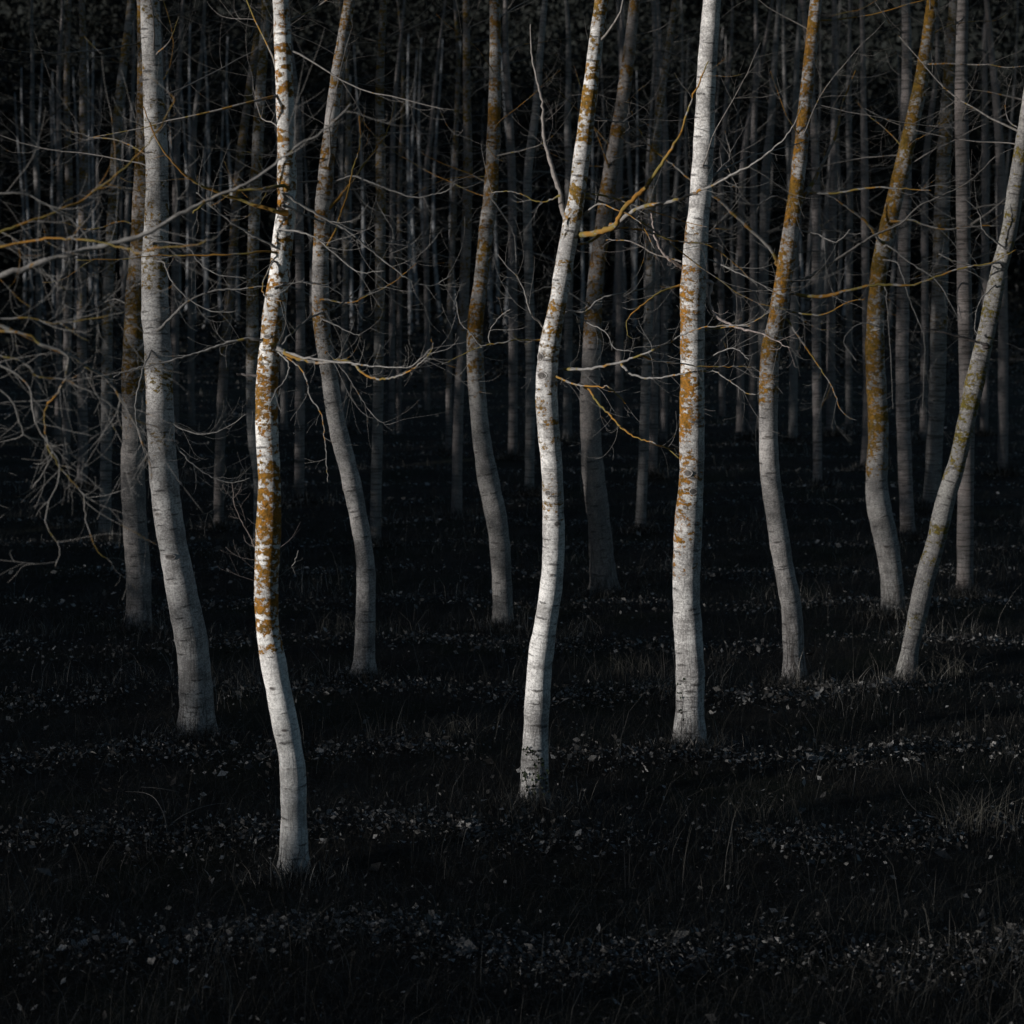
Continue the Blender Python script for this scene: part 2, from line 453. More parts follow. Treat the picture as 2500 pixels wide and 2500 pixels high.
# ------------------------------------------------------------------ trunks
def trunk(tree, rows, seed, tone, lichen, ztop=13.5, sides=20, side_pref=None, fiss=0.9, rings=None, wob=0.10, style=(0.0, 0.3, 1.0)):
    """rows: (left edge, right edge, pixel row) from the top down to the foot; returns centre line (foot to top) and radii"""
    rows = list(rows)[::-1]
    R = random.Random(seed)
    fx = 0.5 * (rows[0][0] + rows[0][1])
    g = on_ground(fx, rows[0][2]); Y = g[1]
    C = []
    for a, b, y in rows:
        p, t = on_plane((a + b) / 2, y, Y)
        C.append([p[0], p[1], p[2], (b - a) / 2 * t / F, y])
    C = np.array(C)
    ph = R.random() * 6
    C[:, 1] += wob * np.sin(C[:, 2] * 0.9 + ph) - wob * math.sin(ph) # gentle sway in depth
    # foot
    foot = C[0].copy(); foot[2] = min(-0.25, C[0][2] - 0.25); foot[3] *= 1.05
    # upward continuation above the picture
    top = C[-1]; dirv = C[-1][:3] - C[-3][:3]; dirv /= np.linalg.norm(dirv)
    ext = []; p = top.copy(); st = 1.4; nst = max(2, int((ztop - top[2]) / st))
    for i in range(nst):
        dirv = dirv * 0.86 + np.array([R.gauss(0, 0.05), R.gauss(0, 0.05), 0.16]); dirv /= np.linalg.norm(dirv)
        p = p.copy(); p[:3] = p[:3] + dirv * st; p[3] = top[3] * (1 - 0.82 * (i + 1) / nst); p[4] -= st * F / Y
        ext.append(p)
    A = np.vstack([foot[None], C] + [np.array(ext)])
    n = rings or 110
    S = smooth_path(A, n)
    P, Rr, yy = S[:, :3], np.maximum(S[:, 3], 0.01), S[:, 4]
    h = P[:, 2]
    flare = 1 + 0.07 * np.exp(-np.maximum(h, 0) / 0.12)
    Rr = Rr * flare
    a0 = np.r_[0, np.cumsum(np.linalg.norm(np.diff(P, axis=0), axis=1))]
    Rr = Rr * (1 + 0.018 * np.sin(a0 * 5.3 + seed) + 0.016 * np.sin(a0 * 11.7 + 2 * seed) + 0.012 * np.sin(a0 * 23 + 3 * seed))
    ly = [a for a, _ in lichen]; lv = [b for _, b in lichen]
    L = np.interp(yy, ly, lv)
    arc = np.r_[0, np.cumsum(np.linalg.norm(np.diff(P, axis=0), axis=1))]
    L = L + 0.13 * np.sin(arc * 7 + seed) + 0.09 * np.sin(arc * 17.3 + seed * 2.1)
    L = np.where(np.interp(yy, ly, lv) < 0.03, 0, np.clip(L, 0, 1))
    th = np.arange(sides) * 2 * math.pi / sides
    LL = np.repeat(L[:, None], sides, 1)
    if side_pref is not None:                       # side the lichen prefers: -1 towards the sun, 1 away from it
        LL = np.clip(LL * (1 + 0.75 * side_pref * np.cos(th)[None] * SIGN), 0, 1)
    fs = np.clip(fiss * np.exp(-np.maximum(h, 0) / 0.8), 0, 1)
    tb = Tubes()
    tn = np.repeat(np.array(tone)[None], n, 0)
    tb.tube(P, Rr, sides, tn, LL, rough=0.027, fiss=fs, style=style, lobe=0.17 * np.exp(-np.maximum(h, 0) / 0.075) + 0.05 * np.exp(-np.maximum(h, 0) / 0.3))
    t = tb.build('trunk', BARK, tree)
    return P, Rr, Y, t

SIGN = -1.0

def foot_of(rows):
    a, b, y = rows[-1]
    g = on_ground((a + b) / 2, y)
    return (g[0], g[1], 0.0)

FRONT = {}
def front_tree(key, label, rows, tone, lichen, seed, pref=None, fiss=0.9, ncrown=16, group=None, style=(0.15, 0.2, 1.0)):
    t = thing('poplar_tree', label, 'tree', foot_of(rows), group)
    P, Rr, Y, tr = trunk(t, rows, seed, tone, lichen, side_pref=pref, fiss=fiss, sides=32, rings=320, ztop=13.0, style=style)
    crown(t, P, Rr, seed + 50, CAMZ + (HOR - 500) * Y / F * 1.0, ncrown, 2.4, 0.45, (0.22, 0.205, 0.195), 5, 4.0, depth=2, rlim=0.014)
    FRONT[key] = dict(o=t, P=P, R=Rr, Y=Y, trunk=tr)
    return t

front_tree('A', 'brightest white poplar with orange lichen spots all up its sunlit trunk',
    [(675, 723, 448), (666, 715, 568), (656, 706, 665), (643, 698, 761), (634, 685, 857), (627, 679, 953), (628, 682, 1060), (634, 688, 1168),
     (629, 688, 1297), (626, 684, 1425), (629, 687, 1521), (641, 702, 1610), (662, 725, 1727), (682, 747, 1855), (686, 750, 1982), (684, 751, 2052), (682, 752, 2115)],
    (0.80, 0.79, 0.775), [(300, .55), (448, .55), (560, .62), (640, .45), (700, .55), (790, .62), (830, .85), (880, .6), (950, .72), (1020, .75), (1060, .62), (1110, .68), (1150, .82),
     (1200, .92), (1290, .95), (1350, .8), (1430, .78), (1500, .66), (1570, .4), (1600, .2), (1640, 0), (2200, 0)], 11, style=(0.0, 0.15, 0.6), fiss=0.5)
front_tree('B', 'stout pale grey poplar whose thick smooth trunk curves, crossed by overhanging twigs',
    [(353, 409, 448), (345, 409, 632), (345, 414, 761), (354, 422, 889), (361, 431, 1060), (370, 440, 1168), (387, 457, 1297), (409, 481, 1425),
     (430, 507, 1553), (437, 515, 1640), (441, 521, 1727), (438, 523, 1788)],
    (0.52, 0.51, 0.505), [(300, .25), (448, .3), (570, .35), (590, .55), (650, .5), (680, .15), (880, .15), (905, .55), (960, .45), (1000, .2), (1060, .3), (1120, 0), (2000, 0)], 12, style=(0.5, 0.15, 0.9))
front_tree('C', 'white poplar leaning right at the top, with an eye-shaped knot and ivy at its foot',
    [(1392, 1432, 448), (1375, 1418, 536), (1357, 1400, 632), (1342, 1384, 729), (1319, 1368, 825), (1311, 1363, 873), (1307, 1360, 953), (1313, 1367, 1060),
     (1320, 1373, 1136), (1323, 1377, 1233), (1324, 1378, 1329), (1317, 1372, 1425), (1303, 1360, 1521), (1289, 1349, 1610), (1281, 1341, 1727), (1275, 1339, 1855), (1271, 1337, 1950)],
    (0.70, 0.69, 0.68), [(300, .6), (448, .6), (500, .5), (560, .45), (700, .5), (790, .45), (806, .8), (830, .45), (875, .6), (895, .4), (930, .2), (1060, .35), (1230, .4), (1250, 0.05), (1300, 0), (2000, 0)], 13, style=(0.3, 0.35, 0.8), fiss=0.55)
front_tree('D', 'straight thick white poplar with a broken bent stub and a band of orange lichen',
    [(1684, 1736, 448), (1668, 1726, 568), (1658, 1721, 697), (1657, 1718, 825), (1659, 1718, 953), (1657, 1718, 1060), (1657, 1717, 1168), (1646, 1712, 1297),
     (1643, 1709, 1425), (1648, 1715, 1553), (1652, 1720, 1640), (1650, 1721, 1727), (1644, 1721, 1822)],
    (0.64, 0.63, 0.62), [(300, .02), (540, .03), (580, .45), (640, .3), (660, .55), (740, .5), (800, .4), (880, .5), (930, .72), (1000, .68), (1060, .45), (1100, .45), (1150, .5), (1250, .4), (1350, .45), (1400, .3), (1420, 0), (2000, 0)], 14, style=(0.0, 0.25, 0.9), pref=-0.8)
front_tree('E', 'grey poplar with an S-shaped trunk just behind the lichen-spotted white poplar',
    [(776, 813, 448), (767, 805, 568), (761, 802, 697), (764, 805, 793), (778, 820, 889), (791, 832, 985), (803, 849, 1060), (829, 876, 1168),
     (857, 901, 1297), (868, 915, 1393), (869, 916, 1489), (865, 915, 1586), (862, 917, 1645)],
    (0.45, 0.43, 0.42), [(300, .5), (448, .5), (530, .6), (640, .4), (770, .4), (800, .55), (850, .3), (900, .35), (940, .05), (1000, 0), (2000, 0)], 15, fiss=0.6)
front_tree('F', 'grey poplar with rusty lichen on its upper trunk, between two bright white poplars',
    [(1182, 1216, 448), (1169, 1205, 568), (1155, 1191, 697), (1141, 1181, 793), (1139, 1182, 889), (1147, 1189, 985), (1153, 1197, 1060), (1168, 1218, 1168),
     (1192, 1242, 1297), (1202, 1248, 1425), (1202, 1253, 1517)],
    (0.42, 0.40, 0.385), [(300, .6), (448, .65), (560, .5), (650, .65), (780, .75), (880, .6), (930, .35), (960, .05), (1000, 0), (2000, 0)], 16, fiss=0.6)
front_tree('G', 'dull brownish poplar with cracked bark, behind the white poplar with the knot',
    [(1468, 1506, 448), (1452, 1490, 568), (1434, 1472, 697), (1423, 1469, 825), (1416, 1466, 953), (1416, 1468, 1060), (1422, 1477, 1168), (1436, 1492, 1297),
     (1441, 1501, 1393), (1443, 1508, 1438)],
    (0.34, 0.30, 0.28), [(300, .5), (448, .5), (600, .6), (700, .55), (780, .65), (840, .4), (880, .05), (1000, 0), (2000, 0)], 17, fiss=1.0)
front_tree('H', 'grey poplar with a cracked foot and orange upper trunk, bent below the middle',
    [(1925, 1962, 448), (1906, 1946, 568), (1885, 1928, 697), (1867, 1909, 793), (1854, 1898, 857), (1850, 1896, 953), (1851, 1895, 1060), (1856, 1903, 1168),
     (1874, 1923, 1297), (1891, 1939, 1393), (1906, 1959, 1489), (1912, 1964, 1586), (1911, 1969, 1662)],
    (0.42, 0.40, 0.39), [(300, .7), (448, .72), (530, .75), (580, .5), (640, .75), (760, .75), (870, .72), (905, .3), (940, .68), (975, .65), (1000, .05), (1050, 0), (2000, 0)], 18, pref=-0.3, fiss=1.3)
front_tree('I', 'poplar with olive and orange lichen over most of its trunk and a kinked lower half',
    [(2177, 2216, 448), (2148, 2190, 568), (2135, 2177, 633), (2127, 2168, 697), (2118, 2164, 825), (2118, 2169, 953), (2122, 2171, 1060), (2113, 2167, 1168),
     (2117, 2174, 1233), (2137, 2193, 1329), (2151, 2204, 1425), (2151, 2208, 1497)],
    (0.40, 0.385, 0.37), [(300, .75), (448, .78), (560, .7), (640, .85), (760, .75), (900, .75), (1050, .75), (1140, .6), (1165, .1), (1200, 0), (2000, 0)], 19, style=(0.35, 0.2, 1.0), pref=-0.5)
front_tree('J', 'slanting poplar leaning far to the right with greenish lichen streaks',
    [(2462, 2500, 448), (2447, 2485, 560), (2421, 2460, 665), (2402, 2445, 761), (2389, 2432, 825), (2366, 2413, 921), (2347, 2392, 1018), (2321, 2365, 1136),
     (2289, 2337, 1233), (2265, 2313, 1329), (2236, 2284, 1425), (2215, 2261, 1521), (2202, 2244, 1586), (2186, 2238, 1662)],
    (0.28, 0.275, 0.26), [(300, .3), (600, .3), (800, .35), (860, .6), (1000, .6), (1130, .55), (1170, .2), (1330, .35), (1430, .45), (1460, .05), (2000, 0)], 20, style=(0.9, 0.2, 1.2), fiss=0.8)
front_tree('K', 'dim poplar with ochre lichen, close behind the stout pale grey poplar',
    [(330, 380, 448), (322, 374, 600), (309, 364, 761), (302, 358, 921), (302, 357, 1060), (297, 354, 1168), (301, 359, 1297), (309, 368, 1425), (307, 371, 1527)],
    (0.42, 0.38, 0.36), [(300, .7), (448, .72), (600, .6), (640, .75), (850, .75), (950, .6), (1000, .3), (1040, .05), (1100, 0), (2000, 0)], 21, style=(0.35, 0.3, 1.0), fiss=0.7)

# ------------------------------------------------------------------ poplar just outside the picture whose limbs reach in
Lrows = [(-345, -257, 448), (-335, -247, 700), (-310, -220, 1000), (-280, -186, 1400), (-260, -163, 1800), (-255, -155, 2686)]
front_tree('L', 'poplar beside the stout grey one, seen only by its overhanging limbs and twigs', Lrows, (0.60, 0.59, 0.57), [(300, .4), (900, .4), (1200, 0), (2000, 0)], 22, ncrown=3)

def br(key, pts, r0, r1, dy=0.0, **kw):
    T = FRONT[key]
    br.k += 1
    # root the branch on the trunk's axis at the trunk point nearest to its first pixel
    p0, _ = on_plane(pts[0][0], pts[0][1], T['Y'])
    i = int(np.argmin(np.linalg.norm(T['P'] - p0, axis=1)))
    root = T['P'][i] + np.array([0, -0.8 * T['R'][i], -0.02])
    kw['front'] = -0.9 * T['R'][i]
    return px_branch(T['o'], pts, T['Y'], dy, r0, r1, 100 + br.k, root=root if kw.pop('rooted', True) else None, **kw)
br.k = 0
OR, OL = 0.75, 0.55
# limbs reaching in from the poplar outside the picture
br('L', [(-200, 715), (-60, 690), (46, 661), (136, 629), (265, 597), (361, 568), (457, 514), (521, 482), (592, 453), (660, 410), (720, 360), (790, 320), (860, 250)], 11, 1.2, 0.3, lich=0.25, tw=6, tl=0.42, start=0.3)
br('L', [(-200, 640), (46, 551), (104, 530), (168, 504), (200, 488), (258, 448), (320, 395), (380, 330), (430, 240)], 6.0, 1.2, 0.5, lich=OR, tw=9, tl=0.42, start=0.25)
br('L', [(-200, 640), (46, 594), (130, 581), (194, 584), (265, 597), (313, 610), (345, 616), (386, 605), (483, 597), (505, 585)], 4.5, 1.2, -0.4, lich=OR, tw=6, tl=0.35, start=0.25)
br('L', [(-200, 735), (46, 812), (104, 841), (168, 867), (220, 899), (265, 934), (319, 1014), (361, 1114), (372, 1170)], 8, 1.2, 0.6, lich=0.5, tw=11, tl=0.40, up=0.02, start=0.22)
br('L', [(-120, 805), (46, 812), (100, 838), (165, 870), (150, 945), (111, 1002), (117, 1088), (146, 1143), (200, 1207), (210, 1265), (236, 1342), (277, 1375)], 4, 0.9, 0.2, lich=0.5, tw=7, tl=0.33, up=-0.05, start=0.3, rooted=False)
br('L', [(-200, 850), (-40, 880), (60, 930), (90, 1040), (146, 1143), (111, 1252), (117, 1290), (146, 1338), (136, 1385)], 3.2, 0.8, -0.2, lich=0.3, tw=8, tl=0.33, up=-0.05, start=0.3)
br('L', [(-150, 560), (20, 600), (83, 641), (168, 713), (213, 743), (261, 742), (306, 774), (348, 812)], 4, 1.2, 0.5, lich=0.4, tw=8, tl=0.36, start=0.3)
br('L', [(-200, 800), (46, 777), (136, 790), (233, 777), (310, 760)], 4, 1.0, 0.1, lich=OL, tw=9, tl=0.36, start=0.3)
br('L', [(-220, 820), (46, 880), (90, 920), (150, 925), (230, 960), (300, 1010), (360, 1035), (410, 1050)], 4, 1.0, 0.3, lich=0.4, tw=9, tl=0.38, up=0.0, start=0.3)
br('L', [(-220, 840), (10, 960), (60, 1060), (130, 1090), (90, 1180), (50, 1210)], 3.2, 0.8, 0.4, lich=0.2, tw=8, tl=0.33, up=-0.08, start=0.3)
br('L', [(-220, 520), (30, 470), (110, 500), (200, 560), (225, 640), (250, 700), (240, 790), (265, 860)], 3.2, 0.8, 0.4, lich=0.2, tw=9, tl=0.4, start=0.3)
# the bright white poplar
br('A', [(655, 613), (560, 622), (415, 623), (319, 631), (188, 636)], 2.8, 1.0, -0.5, lich=OR, tw=4, tl=0.3)
br('A', [(640, 830), (602, 827), (553, 838), (505, 854), (454, 870), (396, 886), (329, 899), (277, 921)], 4.0, 1.2, -0.5, lich=0.3, tw=6, tl=0.33)
br('A', [(672, 842), (690, 857), (720, 873), (784, 886), (833, 880), (865, 889), (890, 915), (929, 925), (974, 918), (1006, 902), (1044, 870), (1057, 848), (1054, 828)], 6, 0.8, -0.9, lich=0.5, tw=8, tl=0.30)
br('A', [(672, 850), (740, 873), (840, 885), (905, 893), (960, 898), (1010, 890), (1050, 850)], 4, 0.8, -1.1, lich=0.3, tw=8, tl=0.30)
br('A', [(680, 855), (700, 871), (736, 902), (749, 934), (759, 973), (784, 1010), (792, 1060), (797, 1120), (800, 1178)], 3.0, 0.8, -0.3, lich=0.4, tw=4, tl=0.22, up=-0.05)
br('A', [(676, 858), (704, 886), (701, 921), (672, 957), (655, 1000)], 2.4, 0.9, -0.4, lich=0.3, tw=4, tl=0.2)
br('A', [(680, 852), (704, 822), (756, 777), (820, 751), (871, 706), (903, 649), (906, 600)], 3.4, 0.9, 0.4, lich=0.3, tw=6, tl=0.28)
br('A', [(690, 470), (768, 520), (845, 562), (906, 610), (990, 677), (1025, 694), (1064, 695), (1105, 666)], 4, 0.8, 0.3, lich=0.2, tw=6, tl=0.32)
br('A', [(690, 500), (760, 530), (845, 562), (884, 559), (929, 588), (964, 591), (987, 581)], 3, 0.8, 0.7, lich=0.2, tw=6, tl=0.3)
br('A', [(668, 514), (585, 488), (521, 466), (470, 440), (430, 405), (385, 345), (350, 260)], 5.5, 1.2, -0.5, lich=OR, tw=6, tl=0.3)
br('A', [(662, 597), (601, 565), (553, 533), (512, 501), (480, 470)], 3.2, 1.2, -0.3, lich=0.2, tw=6, tl=0.3)
br('A', [(690, 452), (640, 462), (569, 466), (521, 482), (470, 520)], 4.5, 2, -0.3, lich=OR, tw=6, tl=0.3)
br('A', [(628, 916), (579, 914)], 3.6, 2.6, -0.1, lich=0.0, tone=(0.10, 0.09, 0.09), tw=0, name='dead_stub')
br('A', [(645, 1470), (645, 1390), (620, 1330), (598, 1287), (575, 1240), (566, 1180)], 2.4, 0.8, -0.25, lich=0.1, tone=(0.2, 0.17, 0.16), tw=8, tl=0.16, start=0.3)
br('A', [(646, 1480), (647, 1380), (659, 1338), (658, 1265), (643, 1232)], 2.6, 0.9, -0.22, lich=0.1, tone=(0.14, 0.12, 0.12), tw=9, tl=0.20, start=0.2)
br('A', [(660, 1420), (690, 1400), (718, 1375), (728, 1345)], 1.5, 0.7, -0.2, lich=0.0, tw=4, tl=0.1)
br('A', [(665, 640), (640, 700), (655, 730), (690, 735)], 2.4, 1.0, -0.3, lich=0.5, tw=5, tl=0.2)
br('A', [(672, 700), (730, 690), (800, 700), (860, 730), (920, 705)], 2.6, 0.8, 0.3, lich=0.2, tw=6, tl=0.28)
br('A', [(680, 560), (760, 575), (840, 640), (880, 665), (940, 660)], 2.8, 0.8, -0.4, lich=0.2, tw=7, tl=0.3)
# stout grey poplar
br('B', [(390, 803), (457, 738), (521, 710), (586, 705), (650, 697)], 4.0, 1.6, -0.3, lich=0.3, tw=6, tl=0.35)
br('B', [(390, 1000), (425, 1078), (467, 1130), (508, 1159), (560, 1178), (611, 1167)], 2.6, 0.9, -0.4, lich=0.05, tw=9, tl=0.33, up=0.16)
br('B', [(385, 990), (430, 1040), (500, 1060), (560, 1040), (600, 1010)], 2.4, 0.8, -0.5, lich=0.05, tw=8, tl=0.33, up=0.16)
br('B', [(375, 590), (454, 600), (489, 645), (537, 671), (602, 679)], 2.6, 0.9, -0.3, lich=0.1, tw=6, tl=0.35)
br('B', [(375, 850), (350, 900), (330, 1000), (345, 1080), (372, 1130)], 2.6, 0.9, -0.8, lich=0.1, tw=9, tl=0.33, up=0.12)
br('B', [(400, 640), (415, 680), (460, 730), (520, 760), (580, 760)], 2.4, 0.9, -0.5, lich=0.1, tw=6, tl=0.35)
# grey S-shaped poplar
br('E', [(795, 517), (845, 462), (890, 400), (940, 330), (965, 250)], 4.5, 1.0, 0.2, lich=OR, tw=4, tl=0.4)
br('E', [(795, 604), (820, 560), (833, 520), (849, 472), (860, 420), (880, 350), (876, 280)], 3.2, 1.0, -0.3, lich=OR, tw=4, tl=0.35)
br('E', [(805, 450), (860, 430), (910, 448), (961, 466), (996, 480), (1035, 480), (1089, 466), (1109, 450)], 3.0, 1.2, -0.4, lich=0.1, tw=4, tl=0.4)
br('E', [(800, 440), (849, 450), (890, 495), (929, 520), (983, 530), (1015, 504)], 2.4, 0.9, 0.2, lich=0.1, tw=5, tl=0.4)
br('E', [(790, 730), (850, 740), (900, 720), (960, 690), (1020, 640)], 2.6, 0.8, -0.6, lich=OL, tw=5, tl=0.4)
br('E', [(800, 860), (850, 920), (900, 1000), (940, 1035), (970, 1030)], 2.0, 0.8, -0.3, lich=0.4, tw=6, tl=0.4)
br('E', [(790, 780), (840, 805), (880, 820)], 2.4, 0.9, -0.3, lich=0.1, tw=6, tl=0.3)
# white poplar with the knot
PL = br('C', [(1385, 572), (1433, 572), (1471, 564), (1503, 549), (1516, 520), (1545, 488), (1574, 459), (1583, 448), (1615, 400), (1660, 330), (1690, 240), (1730, 150)], 9, 1.2, -1.3, lich=0.75, tw=2, tl=0.3, start=0.5)
br('C', [(1495, 553), (1515, 538), (1561, 507), (1609, 498), (1657, 487), (1705, 466), (1737, 453), (1790, 425), (1860, 385), (1930, 320), (1960, 250)], 5.5, 1.0, -1.5, lich=0.4, tw=5, tl=0.32, rooted=False)
br('C', [(1385, 540), (1372, 504), (1368, 472), (1359, 448), (1345, 400), (1328, 330), (1322, 240), (1300, 150), (1295, 60)], 8, 1.2, 0.3, lich=0.1, tone=(0.22, 0.20, 0.19), tw=2)
br('C', [(1368, 478), (1320, 493), (1272, 474), (1240, 467), (1200, 470)], 2.6, 1.0, 0.0, lich=OL, tw=6, tl=0.3, rooted=False)
br('C', [(1330, 800), (1295, 761), (1282, 713), (1259, 671), (1240, 655), (1215, 620)], 3.4, 1.0, -0.3, lich=0.3, tw=8, tl=0.28)
br('C', [(1320, 830), (1260, 830), (1240, 833), (1176, 847), (1130, 865), (1080, 890)], 3.0, 0.8, -0.4, lich=OL, tw=4, tl=0.22)
br('C', [(1176, 847), (1145, 810), (1121, 780), (1113, 716)], 1.7, 0.8, -0.3, lich=0.1, tw=5, tl=0.2, rooted=False)
br('C', [(1196, 842), (1195, 810), (1217, 777), (1246, 754)], 1.5, 0.8, -0.3, lich=0.1, tw=4, tl=0.2, rooted=False)
br('C', [(1349, 796), (1362, 777), (1391, 759), (1429, 761), (1465, 729), (1519, 716), (1580, 700), (1650, 649)], 3.6, 1.2, 0.3, lich=0.3, tw=5, tl=0.3)
br('C', [(1391, 760), (1430, 785), (1480, 812), (1500, 850), (1550, 858)], 2.2, 0.8, -0.3, lich=0.1, tw=5, tl=0.3)
br('C', [(1345, 893), (1359, 918), (1391, 934), (1420, 941), (1465, 944), (1487, 945), (1529, 986)], 4.2, 1.0, -1.0, lich=0.6, tw=6, tl=0.26)
br('C', [(1350, 902), (1400, 902), (1449, 899), (1516, 883), (1564, 867), (1619, 844), (1673, 815), (1721, 799), (1786, 795), (1834, 796)], 4.5, 1.0, -1.2, lich=0.45, tw=6, tl=0.3)
br('C', [(1516, 884), (1535, 909), (1577, 923), (1625, 920), (1673, 912), (1734, 905), (1769, 921), (1818, 957), (1846, 963)], 3.2, 0.8, -1.0, lich=0.4, tw=5, tl=0.28, rooted=False)
br('C', [(1564, 867), (1609, 880), (1673, 889), (1721, 894), (1850, 896)], 2.6, 0.9, 0.2, lich=OL, tw=6, tl=0.28, rooted=False)
br('C', [(1420, 941), (1439, 953), (1458, 982), (1490, 1014), (1513, 1040), (1548, 1066), (1593, 1080), (1631, 1096), (1657, 1119)], 3.2, 1.0, -0.9, lich=OR, tw=4, tl=0.24, rooted=False)
br('C', [(1395, 600), (1440, 590), (1490, 560), (1560, 560), (1620, 580), (1660, 590), (1730, 600), (1790, 640), (1850, 700)], 3.6, 1.0, 0.5, lich=OL, tw=5, tl=0.34)
br('C', [(1400, 540), (1460, 500), (1500, 510), (1560, 540), (1600, 610)], 3.0, 0.9, -0.3, lich=OL, tw=5, tl=0.3)
# straight thick poplar with the stub
br('D', [(1665, 652), (1645, 640), (1625, 626), (1612, 607), (1599, 575), (1590, 520)], 5.5, 1.6, -0.2, lich=0.3, tone=(0.33, 0.27, 0.25), tw=4, tl=0.3)
br('D', [(1662, 697), (1609, 716), (1561, 751), (1532, 780), (1532, 819)], 3.4, 1.0, -0.3, lich=OR, tw=5, tl=0.3)
br('D', [(1690, 688), (1715, 690), (1737, 690), (1736, 705), (1731, 738), (1747, 771), (1779, 790), (1811, 803), (1860, 815), (1930, 850)], 6, 1.2, -0.3, lich=0.1, tone=(0.42, 0.35, 0.33), tw=4, tl=0.34, start=0.35)
br('D', [(1700, 810), (1760, 800), (1830, 790), (1880, 760)], 2.6, 0.8, -0.4, lich=OL, tw=6, tl=0.34)
br('D', [(1690, 900), (1740, 870), (1790, 850), (1830, 880)], 2.4, 0.8, -0.4, lich=0.2, tw=6, tl=0.34)
br('D', [(1668, 640), (1600, 620), (1540, 590), (1480, 585)], 3.0, 0.9, 0.3, lich=0.4, tone=(0.2, 0.18, 0.17), tw=5, tl=0.34)
br('D', [(1720, 630), (1790, 660), (1850, 690), (1900, 720)], 2.6, 0.9, -0.3, lich=0.2, tw=6, tl=0.36)
# orange-topped poplar with the cracked foot
br('H', [(1897, 645), (1895, 630), (1869, 594), (1834, 562), (1802, 533), (1753, 488), (1696, 448), (1640, 400), (1580, 350), (1540, 270)], 5.5, 1.2, -0.4, lich=OL, tw=4, tl=0.42)
br('H', [(1905, 713), (1968, 722), (2010, 724), (2065, 711), (2122, 697), (2177, 695), (2231, 695), (2289, 674), (2353, 653), (2418, 642), (2480, 610)], 5.5, 1.2, -0.3, lich=0.65, tw=4, tl=0.42, up=-0.05)
br('H', [(1925, 540), (1945, 510), (1968, 469), (1984, 448), (2005, 405), (2040, 330), (2058, 250), (2090, 170)], 7, 1.2, 0.1, lich=OL, tw=2, start=0.5)
br('H', [(1970, 470), (2033, 472), (2113, 459), (2177, 459), (2273, 466)], 3.4, 1.4, -0.2, lich=OL, tw=4, tl=0.4, rooted=False)
br('H', [(1915, 690), (1975, 676), (2049, 629), (2129, 578), (2199, 546), (2241, 504), (2305, 475), (2370, 440), (2430, 380)], 4.6, 1.0, 0.3, lich=0.2, tone=(0.16, 0.15, 0.14), tw=4, tl=0.4)
br('H', [(1900, 751), (1959, 767), (2017, 766), (2071, 737), (2113, 730)], 3.2, 1.0, -0.3, lich=OL, tw=6, tl=0.42)
br('H', [(1900, 754), (1930, 793), (1978, 864), (2013, 915), (2036, 953), (2055, 1005), (2090, 1027)], 3.4, 0.9, -0.4, lich=OL, tw=5, tl=0.42)
br('H', [(1890, 800), (1850, 810), (1800, 800), (1760, 830)], 2.4, 0.8, -0.4, lich=0.3, tw=6, tl=0.4)
br('H', [(1925, 490), (1890, 480), (1840, 500), (1790, 470), (1740, 480)], 2.4, 1.0, -0.5, lich=0.1, tw=6, tl=0.42)
br('H', [(1930, 560), (1990, 570), (2040, 590), (2075, 560)], 2.2, 0.9, -0.4, lich=0.0, tw=6, tl=0.42)
# olive and orange poplar
br('I', [(2145, 584), (2113, 540), (2065, 504), (2033, 482), (2000, 470)], 4.4, 1.5, -0.3, lich=OL, tw=4, tl=0.45)
br('I', [(2200, 540), (2222, 536), (2267, 552), (2315, 560), (2386, 552), (2460, 551)], 3.2, 1.2, -0.3, lich=OL, tw=4, tl=0.5)
br('I', [(2190, 640), (2203, 671), (2225, 745), (2254, 815), (2257, 889), (2251, 1018)], 1.9, 0.8, -0.3, lich=0.1, tw=4, tl=0.4, up=-0.1)
br('I', [(2160, 700), (2170, 800), (2176, 900), (2180, 1000)], 1.6, 0.8, -0.4, lich=0.1, tw=3, tl=0.35, up=-0.1)
br('I', [(2150, 800), (2100, 790), (2060, 830), (2090, 880)], 2.0, 0.8, -0.4, lich=0.1, tw=5, tl=0.45)
br('I', [(2170, 600), (2220, 640), (2290, 690), (2340, 780)], 2.2, 0.8, -0.4, lich=0.1, tw=5, tl=0.45)
# slanting poplar
br('J', [(2412, 843), (2385, 835), (2337, 819), (2280, 806), (2257, 799)], 5.0, 1.0, -0.3, lich=0.0, tone=(0.07, 0.06, 0.06), tw=2, tl=0.3)
br('J', [(2435, 640), (2400, 650), (2340, 640), (2290, 620)], 3.0, 1.0, -0.2, lich=0.3, tw=9, tl=0.42)
br('J', [(2425, 700), (2390, 740), (2380, 800), (2400, 830)], 2.0, 0.8, -0.4, lich=0.1, tw=7, tl=0.4, up=-0.05)
br('J', [(2445, 600), (2400, 560), (2390, 520), (2350, 480)], 2.4, 0.8, -0.4, lich=0.1, tw=6, tl=0.42)
br('K', [(345, 560), (300, 540), (220, 560), (150, 540)], 3.0, 1.0, 0.3, lich=OL, tw=5, tl=0.5)
br('K', [(335, 760), (280, 730), (210, 760), (150, 740)], 3.0, 1.0, 0.3, lich=0.2, tw=5, tl=0.5)
br('G', [(1480, 500), (1540, 480), (1600, 500), (1660, 470)], 3.0, 1.0, 0.3, lich=OL, tw=5, tl=0.5)
br('G', [(1450, 760), (1400, 720), (1340, 700), (1290, 720)], 2.6, 1.0, 0.3, lich=0.2, tw=5, tl=0.5)
